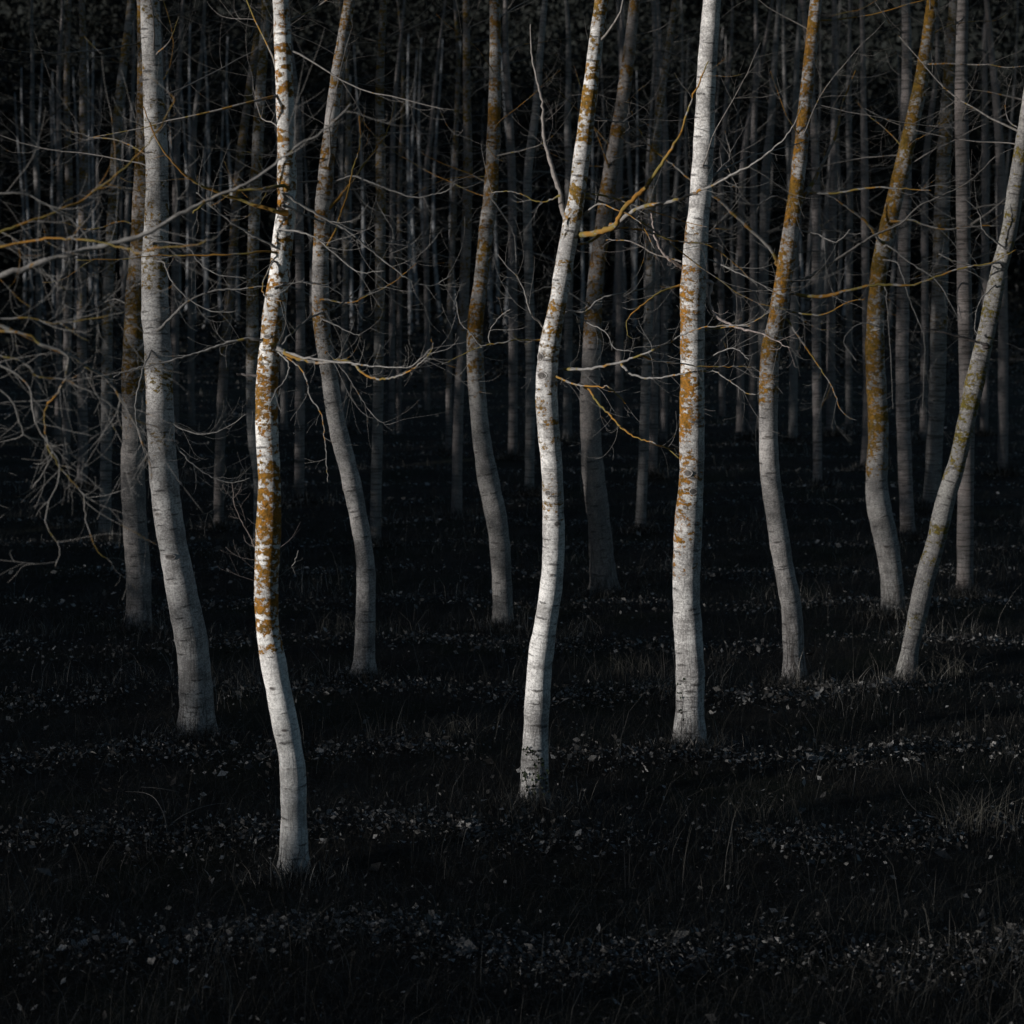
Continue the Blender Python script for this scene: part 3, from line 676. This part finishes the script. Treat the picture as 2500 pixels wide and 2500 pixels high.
br('F', [(1190, 540), (1240, 500), (1290, 520), (1330, 480)], 2.6, 1.0, 0.3, lich=0.2, tw=5, tl=0.5)
br('F', [(1180, 700), (1230, 690), (1260, 720), (1300, 690)], 2.2, 0.8, 0.3, lich=0.1, tw=6, tl=0.45)
br('F', [(1195, 480), (1250, 560), (1260, 640)], 2.2, 0.8, -0.3, lich=0.1, tw=6, tl=0.45)

# eye-shaped knots on the trunks
def knot(key, px, py, w, h):
    T = FRONT[key]
    p0, _ = on_plane(px, py, T['Y'])
    i = int(np.argmin(np.abs(T['P'][:, 2] - p0[2])))
    ax, R_ = T['P'][i], T['R'][i]
    dx = np.clip(p0[0] - ax[0], -0.9 * R_, 0.9 * R_)
    ya = -math.sqrt(R_ ** 2 - dx ** 2)
    nrm = np.array([dx, ya, 0]) / R_
    tx = np.array([-nrm[1], nrm[0], 0]); tx = tx if tx[0] > 0 else -tx
    c = ax + np.array([dx, ya, 0]); c[2] = p0[2]
    s = T['Y'] / F
    tb = Tubes()
    for k_, (a, r, pr) in enumerate(((1.0, 0.22, 0.0), (0.62, 0.16, 0.05), (0.28, 0.2, 0.02))):
        th = np.linspace(0, 2 * math.pi, 25)
        jw = 1 + 0.09 * np.sin(3 * th + k_) + 0.05 * np.sin(7 * th)
        u = np.cos(th) * w * 0.5 * s * a * jw; vv = np.sin(th) * h * 0.5 * s * a * jw - 0.12 * h * s * np.abs(np.cos(th)) * a
        P = c + u[:, None] * tx + np.array([0, 0, 1.0]) * vv[:, None] + nrm * (pr * w * s * 0.3 - (u ** 2 / (2 * R_))[:, None])
        tb.tube(P, np.full(25, w * 0.5 * s * r * 0.75), 6, (0.36, 0.34, 0.33) if k_ == 0 else (0.13, 0.12, 0.115), 0.0, cap=False)
    tb.build('knot', TWIG, T['trunk'])
knot('C', 1322, 912, 24, 20)
knot('C', 1318, 868, 20, 24)
knot('H', 1889, 749, 10, 16)
knot('D', 1676, 1150, 22, 18)
knot('C', 1337, 1195, 16, 15)
knot('E', 783, 790, 16, 12)
for a_ in (('A', 672, 1668, 16, 8), ('A', 700, 1770, 14, 6), ('A', 655, 820, 18, 9), ('A', 660, 600, 16, 9), ('C', 1360, 1270, 16, 13), ('C', 1345, 1395, 14, 7), ('B', 392, 1248, 22, 9), ('B', 425, 1350, 26, 12),
           ('D', 1690, 1195, 18, 16), ('D', 1668, 1235, 14, 10), ('E', 838, 1195, 18, 8), ('H', 1870, 1062, 20, 7), ('F', 1163, 1100, 14, 8), ('I', 2160, 1330, 18, 8)):
    knot(*a_)

# ------------------------------------------------------------------ shaded rows behind
GM = 'poplars in the shaded rows'
MID = [ # label, points (x centre, row) top to foot, width, tone, lichen
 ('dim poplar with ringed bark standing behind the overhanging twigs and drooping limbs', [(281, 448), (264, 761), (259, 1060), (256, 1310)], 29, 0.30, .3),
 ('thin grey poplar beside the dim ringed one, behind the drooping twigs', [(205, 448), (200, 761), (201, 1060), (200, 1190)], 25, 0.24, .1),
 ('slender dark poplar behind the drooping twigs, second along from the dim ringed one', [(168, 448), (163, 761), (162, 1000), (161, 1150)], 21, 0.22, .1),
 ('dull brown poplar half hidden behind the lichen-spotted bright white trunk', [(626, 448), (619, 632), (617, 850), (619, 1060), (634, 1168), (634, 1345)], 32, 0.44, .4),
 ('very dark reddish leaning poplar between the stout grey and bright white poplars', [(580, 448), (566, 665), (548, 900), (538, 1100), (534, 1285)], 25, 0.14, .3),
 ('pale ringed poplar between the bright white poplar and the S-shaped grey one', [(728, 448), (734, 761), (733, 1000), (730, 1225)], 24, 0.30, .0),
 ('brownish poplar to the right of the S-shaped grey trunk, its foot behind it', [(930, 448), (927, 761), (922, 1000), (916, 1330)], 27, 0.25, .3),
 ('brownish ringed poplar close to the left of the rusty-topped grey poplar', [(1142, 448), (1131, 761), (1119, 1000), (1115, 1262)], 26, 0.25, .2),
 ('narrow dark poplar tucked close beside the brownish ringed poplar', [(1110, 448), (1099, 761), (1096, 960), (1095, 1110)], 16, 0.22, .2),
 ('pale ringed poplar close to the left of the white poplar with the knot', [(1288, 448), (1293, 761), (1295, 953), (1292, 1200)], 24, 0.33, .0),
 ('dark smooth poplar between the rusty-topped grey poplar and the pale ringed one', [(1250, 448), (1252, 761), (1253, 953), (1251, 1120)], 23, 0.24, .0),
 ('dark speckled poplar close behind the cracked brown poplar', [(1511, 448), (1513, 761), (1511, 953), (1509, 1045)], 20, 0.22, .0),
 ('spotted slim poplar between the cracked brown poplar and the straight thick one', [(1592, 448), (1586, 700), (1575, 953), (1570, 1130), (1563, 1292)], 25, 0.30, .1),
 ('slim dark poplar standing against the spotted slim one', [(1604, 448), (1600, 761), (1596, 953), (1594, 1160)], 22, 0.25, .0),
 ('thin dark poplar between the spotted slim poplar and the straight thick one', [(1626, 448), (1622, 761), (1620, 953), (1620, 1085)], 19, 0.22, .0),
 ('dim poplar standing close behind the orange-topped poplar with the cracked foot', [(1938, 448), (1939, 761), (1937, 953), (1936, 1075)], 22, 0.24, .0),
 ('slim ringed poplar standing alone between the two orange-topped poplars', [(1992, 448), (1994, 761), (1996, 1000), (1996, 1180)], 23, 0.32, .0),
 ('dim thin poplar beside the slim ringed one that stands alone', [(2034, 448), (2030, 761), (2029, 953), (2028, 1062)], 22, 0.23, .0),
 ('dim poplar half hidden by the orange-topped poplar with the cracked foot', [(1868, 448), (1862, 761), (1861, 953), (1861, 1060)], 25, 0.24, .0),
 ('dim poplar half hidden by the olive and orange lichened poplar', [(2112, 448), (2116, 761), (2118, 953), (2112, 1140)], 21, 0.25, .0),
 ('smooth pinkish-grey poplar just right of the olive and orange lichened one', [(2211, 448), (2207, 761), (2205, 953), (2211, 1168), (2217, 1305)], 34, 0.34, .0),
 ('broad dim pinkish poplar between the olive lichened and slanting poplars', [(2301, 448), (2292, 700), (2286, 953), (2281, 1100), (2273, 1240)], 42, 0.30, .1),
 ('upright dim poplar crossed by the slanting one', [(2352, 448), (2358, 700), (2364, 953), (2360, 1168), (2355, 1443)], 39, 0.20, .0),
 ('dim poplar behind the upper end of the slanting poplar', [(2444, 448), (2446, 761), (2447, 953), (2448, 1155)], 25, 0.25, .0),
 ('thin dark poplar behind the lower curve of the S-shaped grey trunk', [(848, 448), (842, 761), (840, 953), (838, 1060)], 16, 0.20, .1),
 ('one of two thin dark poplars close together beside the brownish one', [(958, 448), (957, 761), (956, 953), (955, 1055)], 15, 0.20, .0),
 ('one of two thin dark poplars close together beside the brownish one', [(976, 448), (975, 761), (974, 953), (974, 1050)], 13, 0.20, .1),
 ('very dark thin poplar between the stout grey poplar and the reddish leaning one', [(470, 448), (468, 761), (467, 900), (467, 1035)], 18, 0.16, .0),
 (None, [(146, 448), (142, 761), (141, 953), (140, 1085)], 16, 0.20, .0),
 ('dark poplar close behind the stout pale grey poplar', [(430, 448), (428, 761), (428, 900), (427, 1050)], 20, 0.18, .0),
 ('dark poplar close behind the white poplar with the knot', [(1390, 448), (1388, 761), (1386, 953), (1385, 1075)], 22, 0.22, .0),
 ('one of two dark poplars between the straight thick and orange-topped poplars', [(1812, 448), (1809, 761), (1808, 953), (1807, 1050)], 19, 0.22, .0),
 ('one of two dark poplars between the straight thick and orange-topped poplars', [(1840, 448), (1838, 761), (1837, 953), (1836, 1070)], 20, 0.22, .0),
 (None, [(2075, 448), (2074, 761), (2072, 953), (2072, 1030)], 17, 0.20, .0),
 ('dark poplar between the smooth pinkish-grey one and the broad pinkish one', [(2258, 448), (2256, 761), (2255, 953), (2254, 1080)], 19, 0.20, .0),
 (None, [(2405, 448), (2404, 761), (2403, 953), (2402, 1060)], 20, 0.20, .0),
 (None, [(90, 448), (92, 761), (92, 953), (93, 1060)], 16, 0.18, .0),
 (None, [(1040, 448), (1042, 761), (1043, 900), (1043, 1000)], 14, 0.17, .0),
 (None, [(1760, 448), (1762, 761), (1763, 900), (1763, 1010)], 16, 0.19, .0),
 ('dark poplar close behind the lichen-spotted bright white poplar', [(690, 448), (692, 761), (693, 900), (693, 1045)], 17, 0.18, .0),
]
PLAIN = 'slim dim grey poplar in the deep shade, rows behind the lichened trunks'
mid_xy = []
for i, (lab, pts, w, tn, li) in enumerate(MID):
    rows = [(x - w / 2 * (0.90 + 0.10 * (y - 448) / 800), x + w / 2 * (0.90 + 0.10 * (y - 448) / 800), y) for x, y in pts]
    t = thing('poplar_tree', lab or PLAIN, 'tree', foot_of(rows), GM)
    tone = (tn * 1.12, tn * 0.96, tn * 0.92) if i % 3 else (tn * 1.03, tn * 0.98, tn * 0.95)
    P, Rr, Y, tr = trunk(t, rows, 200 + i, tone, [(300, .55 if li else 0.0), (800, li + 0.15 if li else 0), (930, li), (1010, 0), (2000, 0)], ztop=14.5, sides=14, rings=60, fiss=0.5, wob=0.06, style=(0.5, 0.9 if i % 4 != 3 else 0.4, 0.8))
    mid_xy.append(t.location[:2])
    crown(t, P, Rr, 300 + i, CAMZ - 1.0 + 0.006 * Y, 26, 2.6, 0.12, (0.17, 0.16, 0.15), 3, 2.6)

# far rows: copies of four poplars; far light is painted as pale bluish bark, shade as dark
GF = 'poplars at the far end of the plantation'
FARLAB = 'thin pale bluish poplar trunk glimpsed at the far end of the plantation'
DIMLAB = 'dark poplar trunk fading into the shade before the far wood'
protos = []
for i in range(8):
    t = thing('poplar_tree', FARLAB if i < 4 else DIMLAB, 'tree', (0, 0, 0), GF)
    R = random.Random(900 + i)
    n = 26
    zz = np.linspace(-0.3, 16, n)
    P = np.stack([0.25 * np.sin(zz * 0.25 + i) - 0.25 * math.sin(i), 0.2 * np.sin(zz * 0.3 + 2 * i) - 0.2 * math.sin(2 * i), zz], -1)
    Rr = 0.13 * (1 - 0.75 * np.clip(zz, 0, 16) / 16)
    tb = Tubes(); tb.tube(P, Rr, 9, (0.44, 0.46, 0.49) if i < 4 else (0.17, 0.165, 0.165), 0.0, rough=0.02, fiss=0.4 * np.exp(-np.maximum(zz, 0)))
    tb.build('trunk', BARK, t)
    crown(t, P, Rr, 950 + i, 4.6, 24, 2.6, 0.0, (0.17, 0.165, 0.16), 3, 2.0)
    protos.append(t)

def copy_tree(t, loc, rz, s):
    c = t.copy(); COL.objects.link(c); c.location = loc; c.rotation_euler = (0, 0, rz); c.scale = (s, s, s * 1.0)
    for ch in t.children:
        d = ch.copy(); COL.objects.link(d); d.parent = c
    return c

Rf = random.Random(5)
spots = []
for px, y in [(1002, 815), (1020, 790), (1047, 800), (1075, 790), (1115, 800), (1200, 800), (1215, 790), (1232, 810), (475, 806), (437, 800), (500, 800), (510, 790), (455, 790),
              (60, 770), (75, 780), (110, 790), (133, 790), (160, 800), (185, 800), (225, 790), (240, 800), (540, 790), (580, 800), (860, 800), (878, 805), (840, 800),
              (1420, 800), (1440, 790), (1550, 800), (1960, 790), (2060, 790)]:
    g = on_ground(px, y); spots.append((g[0], g[1], 0.85 + 0.2 * Rf.random()))
while len(spots) < 84:
    y = Rf.uniform(105, 205); x = Rf.uniform(-0.235, 0.235) * y
    px = 1250 + x / y * F
    if y < 130 and (960 < px < 1140 or 30 < px < 260 or 420 < px < 600) : continue
    if any((x - a) ** 2 + (y - b) ** 2 < 3.0 for a, b, _ in spots): continue
    if any((x - a) ** 2 + (y - b) ** 2 < 4.0 for a, b in mid_xy): continue
    spots.append((x, y, 0.7 + 0.7 * Rf.random()))
used = set()
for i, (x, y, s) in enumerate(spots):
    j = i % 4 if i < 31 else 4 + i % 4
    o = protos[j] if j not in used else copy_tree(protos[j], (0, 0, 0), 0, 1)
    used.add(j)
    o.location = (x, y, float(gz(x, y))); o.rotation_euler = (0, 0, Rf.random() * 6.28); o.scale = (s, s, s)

# ------------------------------------------------------------------ masses nobody could count
def leaf_cloud(pts, size, ups, tone, jit=0.5):
    """small bent leaf quads at points"""
    n = len(pts)
    a = rng.normal(size=(n, 3)); a[:, 2] *= ups; a /= np.linalg.norm(a, axis=1)[:, None] + 1e-9
    b = rng.normal(size=(n, 3)); b[:, 2] *= ups; b -= a * (a * b).sum(1)[:, None]; b /= np.linalg.norm(b, axis=1)[:, None] + 1e-9
    s = (size * (1 + jit * rng.uniform(-1, 1, n)))[:, None]
    V = np.stack([pts - a * s, pts + b * s * 0.62, pts + a * s, pts - b * s * 0.62], 1)
    V[:, 1] += np.cross(a, b) * s * 0.2; V[:, 3] += np.cross(a, b) * s * 0.2
    q = np.arange(n * 4).reshape(n, 4)
    return V.reshape(-1, 3), q, np.repeat(tone, 4)

def tone3(t): return np.stack([t, t, t], -1)

FEET = [o for o in bpy.data.objects if o.name.startswith('poplar_tree') and o.type == 'EMPTY' and o.location[1] < 60]
# dead leaves lying in rows
def litter():
    n = 420000
    d = 12.5 * np.exp(rng.uniform(0, 1, n) * math.log(110 / 12.5))
    x = rng.uniform(-0.245, 0.245, n) * d
    band = 0.5 + 0.5 * np.cos((d - 22.2 + 0.25 * np.sin(x * 0.9) + 0.2 * np.sin(x * 2.3 + 1)) * 2 * math.pi / 3.1)
    patch = 0.5 + 0.3 * np.sin(x * 0.8 + d * 0.5) + 0.3 * np.sin(x * 2.1 - d * 1.3 + 2) + 0.2 * np.sin(x * 4.7 + d * 2.2)
    keep = rng.uniform(0, 1, n) < np.clip(band ** 5 * np.clip(patch + 0.25, 0, 1) + 0.03, 0, 1)
    d, x = d[keep], x[keep]
    fx = np.repeat([o.location[0] for o in FEET], 60); fy = np.repeat([o.location[1] for o in FEET], 60)
    x = np.r_[x, fx + rng.normal(0, 0.28, len(fx))]; d = np.r_[d, fy - 0.12 + rng.normal(0, 0.16, len(fx))]
    z = gz(x, d) + rng.uniform(0.015, 0.085, len(d))
    t = np.clip(rng.beta(0.75, 2.4, len(d)), 0, 1)
    V, q, tt = leaf_cloud(np.stack([x, d, z], -1), 0.017 * np.exp(rng.normal(0, 0.38, len(d))) * (d / 22) ** 0.25, 0.6, t)
    return mesh_obj('leaf_litter', V, q, None, LITTER, None, False, {'tone': tone3(tt)})
stuff(litter(), 'pale dead leaves lying in broken rows on the dark ground', 'leaf litter')

def grass(n, dmin, dmax, h0, name, lab, tall=False, light=0.5):
    d = dmin * np.exp(rng.uniform(0, 1, n) * math.log(dmax / dmin))
    x = rng.uniform(-0.25, 0.25, n) * d
    if tall:
        m = np.sin(x * 1.1 + d * 0.7) + np.sin(x * 2.7 - d * 0.9 + 1) + np.sin(d * 1.7 + 0.5)
        k = m > rng.uniform(-0.4, 2.4, n); d, x = d[k], x[k]; n = len(d)
    if tall and name == 'pale_grass':
        kk = 0.5 + 0.5 * np.cos(d * 2 * math.pi / 3.6 + 0.6 * np.sin(x * 0.5)) > rng.uniform(0, 1, n) ** 0.7; d, x = d[kk], x[kk]; n = len(d)
    if tall:
        fx = np.repeat([o.location[0] for o in FEET], 420); fy = np.repeat([o.location[1] for o in FEET], 420)
        x = np.r_[x, fx + rng.normal(0, 0.20, len(fx))]; d = np.r_[d, fy - 0.16 + rng.normal(0, 0.10, len(fx))]; n = len(x)
    z = gz(x, d) - 0.02
    base = np.stack([x, d, z], -1)
    az = rng.uniform(0, 6.28, n); lean = rng.uniform(1.0, 1.9, n) if name == 'fallen_stems' else rng.uniform(0.15, 1.25, n)
    h = h0 * (0.3 + rng.gamma(2.0, 0.32, n))
    dirh = np.stack([np.cos(az), np.sin(az), np.zeros(n)], -1)
    bw = rng.uniform(0.0008, 0.0026, n) * np.maximum(1, d / 30)
    if tall: bw[-len(fx):] *= 1.8; h[-len(fx):] *= 0.55
    wd = np.stack([-np.sin(az), np.cos(az), np.zeros(n)], -1) * bw[:, None]
    up = np.array([0, 0, 1.0])
    sw = rng.normal(0, 0.16, n)[:, None] * np.stack([-np.sin(az), np.cos(az), np.zeros(n)], -1)
    def at(f):
        a_ = lean * f * 1.15
        return base + up * (h * f * np.cos(a_ * 0.8))[:, None] + dirh * (h * f * np.sin(a_))[:, None] + sw * (h * f * f)[:, None]
    p1, p2, p3 = at(0.4), at(0.75), at(1.0)
    V = np.stack([base - wd, base + wd, p1 + wd * 0.85, p1 - wd * 0.85, p2 + wd * 0.6, p2 - wd * 0.6, p3], 1).reshape(-1, 3)
    i = np.arange(n)[:, None] * 7
    q = np.concatenate([i + np.array([[0, 1, 2, 3]]), i + np.array([[3, 2, 4, 5]])]); t = i + np.array([[5, 4, 6]])
    tt = np.repeat(np.clip(rng.beta(0.7, 3.5, n) * 2 * light, 0, 1), 7)
    return stuff(mesh_obj(name, V, q, t, STRAW if name == 'pale_grass' else GRASS, None, False, {'tone': tone3(tt)}), lab, 'grass')
grass(110000, 12.5, 60, 0.13, 'grass', 'short dark withered grass covering the plantation floor', light=0.3)
grass(42000, 12.5, 75, 0.34, 'dry_grass', 'taller dry grass stems standing in tufts between the trunks', True, 0.8)
grass(170000, 24, 130, 0.26, 'pale_grass', 'pale dead grass in rows among the deeper shaded trunks', True, 1.5)
grass(70000, 12.5, 45, 0.30, 'fallen_stems', 'tangle of thin dry stems lying bent over the dark ground', False, 0.55)

# ------------------------------------------------------------------ single plants and sticks on the floor
def tussock(px, py, n, h, lab, seed, light=1.0):
    R = random.Random(seed)
    g = on_ground(px, py); g[2] = float(gz(g[0], g[1]))
    t = thing('grass_tussock', lab, 'grass', tuple(g), 'dry grass tussocks')
    tb = Tubes()
    for _ in range(n):
        az = R.random() * 6.28; ln = R.uniform(0.05, 0.9); L = h * R.uniform(0.5, 1.15)
        b = g + np.array([R.gauss(0, 0.16), R.gauss(0, 0.12), -0.03])
        f = np.linspace(0, 1, 6)[:, None]
        P = b + np.array([math.cos(az), math.sin(az), 0]) * ln * L * f ** 2.0 + np.array([0, 0, 1.0]) * L * (f - 0.3 * ln * f ** 3)
        tn = R.uniform(0.12, 0.34) * light
        tb.tube(P, np.linspace(0.0022, 0.0007, 6), 3, (tn, tn * 0.95, tn * 0.8))
    o = tb.build('stems', TWIG, t); o['kind'] = 'stuff'
    return t
tussock(2395, 2035, 80, 0.5, 'pale dry grass tussock at the open corner in front of the slanting poplar', 1, 0.55)
tussock(2330, 1640, 60, 0.35, 'small pale tussock right beside the foot of the slanting poplar', 2, 0.6)
tussock(1545, 1640, 40, 0.30, 'small faint tussock between the knotted and the straight white poplars', 3, 0.6)
tussock(815, 1540, 50, 0.36, 'faint tussock left of the foot of the S-shaped grey poplar', 4, 0.6)
tussock(1835, 1995, 50, 0.33, 'low tussock in front of the straight thick white poplar', 5, 0.6)
tussock(1130, 1800, 45, 0.30, 'low tussock left of the ivy-footed white poplar', 6, 0.6)

def stick(pts, r, lab, name='fallen_stick', cat='stick', lift=0.02, tone=0.13):
    W = []
    for x, y, hz in pts:
        p = on_ground(x, y)
        if hz: # the pixel belongs to a point hz metres above the floor
            d = ray(x, y); tt = (hz - CAMZ) / d[2]; p = np.array([d[0] * tt, d[1] * tt, hz])
        p[2] = float(gz(p[0], p[1])) + hz + lift
        W.append(p)
    P = smooth_path(np.array(W), 18)
    tb = Tubes(); tb.tube(P - P[0], np.linspace(r, r * 0.45, 18), 6, (tone, tone * 0.95, tone * 0.9))
    o = tb.build(name, TWIG); o.location = tuple(P[0])
    o['label'] = lab; o['category'] = cat
    return o
stick([(410, 2025, 0), (440, 2000, .08), (480, 1980, .13), (520, 1968, .14), (555, 1963, .12)], 0.005, 'long arched dry stem left of the bright white poplar foot')
stick([(408, 2040, 0), (402, 2000, .08), (380, 1957, .16), (350, 1940, .18), (305, 1935, .14)], 0.005, 'curved dry stem bowing over beside the long arched one')
stick([(345, 1917, .02), (390, 1920, .05), (435, 1927, .02)], 0.006, 'short pale stick lying on leaves before the stout grey poplar')
stick([(920, 1818, 0), (955, 1800, .05), (985, 1785, .08)], 0.005, 'pale stick lying aslant left of the ivy-footed poplar')
stick([(2000, 1690, 0), (1985, 1640, .12), (1970, 1590, .2)], 0.003, 'thin dry stalk leaning right of the cracked-foot poplar', 'dry_stalk', 'stalk')
stick([(2080, 1945, 0), (2085, 1910, .12), (2090, 1870, .22)], 0.004, 'upright dry stalk among the leaves right of the straight poplar', 'dry_stalk', 'stalk')
stick([(2250, 1990, 0), (2215, 1950, .08), (2195, 1910, .16)], 0.004, 'dry stalk leaning left of the pale corner tussock', 'dry_stalk', 'stalk')
stick([(1300, 1975, .0), (1285, 1990, .02), (1260, 2003, .0)], 0.006, 'short stick at the foot of the ivy-footed poplar')
stick([(1325, 1965, .04), (1345, 1980, .06), (1372, 1986, .02)], 0.005, 'bent stem right at the roots of the ivy-footed poplar')
stick([(150, 2025, .0), (140, 2000, .05), (128, 1985, .1)], 0.006, 'stubby dry stalk by the leaf row before the stout grey poplar', 'dry_stalk', 'stalk')
stick([(1030, 1640, .0), (1018, 1600, .12), (1008, 1565, .2)], 0.003, 'thin stalk between the S-shaped and rusty-topped grey poplars', 'dry_stalk', 'stalk')
stick([(2055, 1245, 0), (2040, 1235, .06), (2005, 1222, .08)], 0.008, 'crooked stick lying behind the cracked-foot poplar')

# ivy on the foot of the white poplar
def ivy(key, stems, nleaf, lab, seed, cat='ivy'):
    T = FRONT[key]; R = random.Random(seed)
    def skin(px, py):
        p0, _ = on_plane(px, py, T['Y'])
        i = int(np.argmin(np.abs(T['P'][:, 2] - p0[2])))
        ax, r = T['P'][i], T['R'][i]
        dx = np.clip(p0[0] - ax[0], -0.97 * r, 0.97 * r)
        return np.array([ax[0] + dx, ax[1] - math.sqrt(r * r - dx * dx) * 1.04 - 0.006, p0[2]]), np.array([dx / r, -math.sqrt(1 - (dx / r) ** 2), 0])
    b, _ = skin(*stems[0][0])
    t = thing('ivy', lab, cat, (b[0], b[1], 0.0), None)
    a = 0.019
    v = np.array([(0, 0, 0), (-.9, .25, .12), (-.55, .75, .05), (0, 1.5, -.1), (.55, .75, .05), (.9, .25, .12), (0, .6, .14)]) * a
    tri = np.array([(0, 6, 1), (1, 6, 2), (2, 6, 3), (3, 6, 4), (4, 6, 5), (5, 6, 0)])
    mes = [make_mesh('leaf', v, None, tri, IVY, False, {'tone': np.full((7, 3), q_)}) for q_ in (0.2, 0.6)]
    for st in stems:
        P = np.array([skin(x, y)[0] for x, y in st])
        tb = Tubes(); tb.tube(smooth_path(P, 14), np.linspace(0.003, 0.0015, 14), 5, (0.06, 0.05, 0.045))
        tb.build('stem', TWIG, t)
        for _ in range(nleaf):
            k_ = R.randrange(len(st) - 1); f = R.random()
            x = st[k_][0] + (st[k_ + 1][0] - st[k_][0]) * f + R.gauss(0, 4); y = st[k_][1] + (st[k_ + 1][1] - st[k_][1]) * f + R.gauss(0, 4)
            p, nn = skin(x, y)
            o = bpy.data.objects.new('leaf', mes[R.randrange(2)]); COL.objects.link(o); o.parent = t
            o.location = Vector(p + nn * R.uniform(0.002, 0.02)) - t.location
            o.rotation_euler = (math.radians(R.uniform(55, 115)), R.uniform(-3, 3), R.uniform(-0.8, 0.8))
            s = R.uniform(0.6, 1.15); o.scale = (s, s, s)
ivy('C', [[(1322, 1950), (1318, 1900), (1310, 1860), (1290, 1835), (1284, 1820)], [(1322, 1950), (1326, 1890), (1318, 1850), (1300, 1830), (1287, 1822)],
          [(1295, 1950), (1284, 1900), (1280, 1870)], [(1300, 1955), (1308, 1900), (1306, 1870)], [(1335, 1950), (1330, 1880), (1322, 1845)]], 16,
    'dark ivy sprig climbing the foot of the white poplar with the knot', 3)
ivy('D', [[(1655, 1822), (1662, 1760), (1664, 1690), (1660, 1660), (1656, 1650)]], 9, 'small dark ivy shoot near the foot of the straight thick poplar', 4)

# low bramble thicket far between the trunks
def thicket():
    n = 26000
    y = rng.uniform(78, 175, n); x = rng.uniform(-0.25, 0.25, n) * y
    hmax = 1.1 + 0.8 * np.sin(x * 0.4 + y * 0.13) + 0.5 * np.sin(x * 1.1 - y * 0.3)
    z = gz(x, y) + np.clip(hmax, 0.15, 3) * rng.uniform(0, 1, n)
    V, q, tt = leaf_cloud(np.stack([x, y, z], -1), np.full(n, 0.10) * (y / 100), 0.8, rng.uniform(0, 1, n) ** 3)
    return mesh_obj('bramble_thicket', V, q, None, DARKWOOD, None, False, {'tone': tone3(tt)})
stuff(thicket(), 'low dark bramble thicket across the far end of the plantation', 'thicket')

# dark wood on the rising ground behind everything
def hill_wood():
    n = 220000
    y = rng.uniform(188, 330, n); x = rng.uniform(-0.32, 0.32, n) * y
    z = gz(x, y) + rng.uniform(0, 1, n) * (20 + 4 * np.sin(x * 0.21) + 3 * np.sin(x * 0.07 + y * 0.05))
    V, q, tt = leaf_cloud(np.stack([x, y, z], -1), np.full(n, 0.36), 1.0, rng.uniform(0, 1, n) ** 2)
    return mesh_obj('hillside_wood', V, q, None, CONIFER, None, False, {'tone': tone3(tt)})
stuff(hill_wood(), 'dark distant wood on the rising ground behind the plantation', 'wood')

# unseen wood added beside the plantation to shade the deeper rows from the low sun
def added_side_wood():
    nx_, ny_ = -math.cos(SUN_PHI), math.sin(SUN_PHI)      # across the sunbeams, growing into the plantation
    def tau(s): return 0.10 * ssm(18.5, 20.5, s) + 0.5 * ssm(20.3, 22.6, s) + 0.75 * ssm(23.5, 29, s) + 1.2 * ssm(28, 36, s) - 0.75 * ssm(95, 112, s)
    pts = []; size = []
    for s0, s1, a, dep, ztop in ((18.5, 22, .09, 14, 15), (22, 26, .09, 16, 15), (26, 32, .11, 18, 16), (32, 45, .16, 20, 18), (45, 75, .26, 22, 22), (75, 230, .7, 26, 34)):
        area = 2 * a * a * 0.62
        vol = (s1 - s0) * dep * ztop
        n = int(tau(s1) / (0.5 * area * dep) * vol)
        s = rng.uniform(s0, s1, n)
        u = -rng.uniform(10, 10 + dep, n) - np.where(s < 32, 14, 0) * (1 - ssm(22, 40, s))
        keep = rng.uniform(0, 1, n) < tau(s) / max(tau(s1), 1e-3)
        s, u = s[keep], u[keep]
        z = rng.uniform(0, ztop, len(s))
        x = s * nx_ + u * EX; y = s * ny_ + u * EY
        k = x < -0.26 * y - 1.5
        pts.append(np.stack([x, y, z + gz(x, y)], -1)[k]); size.append(np.full(k.sum(), a))
    pts = np.concatenate(pts); size = np.concatenate(size)
    V, q, tt = leaf_cloud(pts, size, 1.0, rng.uniform(0, 1, len(pts)) ** 2)
    tb_v, tb_q = [V], [q]
    print('side wood leaves', len(pts))
    return mesh_obj('added_side_wood', V, q, None, DARKWOOD, None, False, {'tone': tone3(tt)})
stuff(added_side_wood(), 'unseen leafy mass added along the side of the plantation to shade the deeper rows', 'wood')

# the hedgerow on the sunward side is unseen, added so that its shadow lies over the floor and the feet of the trunks
def added_hedgerow():
    nx_, ny_ = -math.cos(SUN_PHI), math.sin(SUN_PHI)
    s0, s1, dep, a = 2.0, 34.0, 5.0, 0.055
    area = 2 * a * a * 0.62
    zt = 6.0
    n = int(1.5 / (0.5 * area * dep) * (s1 - s0) * dep * zt)
    sv = rng.uniform(s0, s1, n); u = rng.uniform(-32, -32 + dep, n); z = rng.uniform(0, zt, n)
    top = 4.95 - 0.8 * (1 - ssm(10, 15, sv)) + 0.25 * np.sin(sv * 1.3) + 0.2 * np.sin(sv * 3.1 + 1)
    x = sv * nx_ + u * EX; y = sv * ny_ + u * EY
    k = (rng.uniform(0, 1, n) < 1 - ssm(-1, 1, (z - top))) & (z > gz(x, y))
    pts = np.stack([x, y, z], -1)[k]
    V, q, tt = leaf_cloud(pts, np.full(len(pts), a), 1.0, rng.uniform(0, 1, len(pts)) ** 2)
    print('hedge leaves', len(pts))
    return mesh_obj('added_hedgerow', V, q, None, DARKWOOD, None, False, {'tone': tone3(tt)})
stuff(added_hedgerow(), 'tall ragged hedgerow added unseen beside the plantation to shade the floor and trunk feet', 'added_hedge')
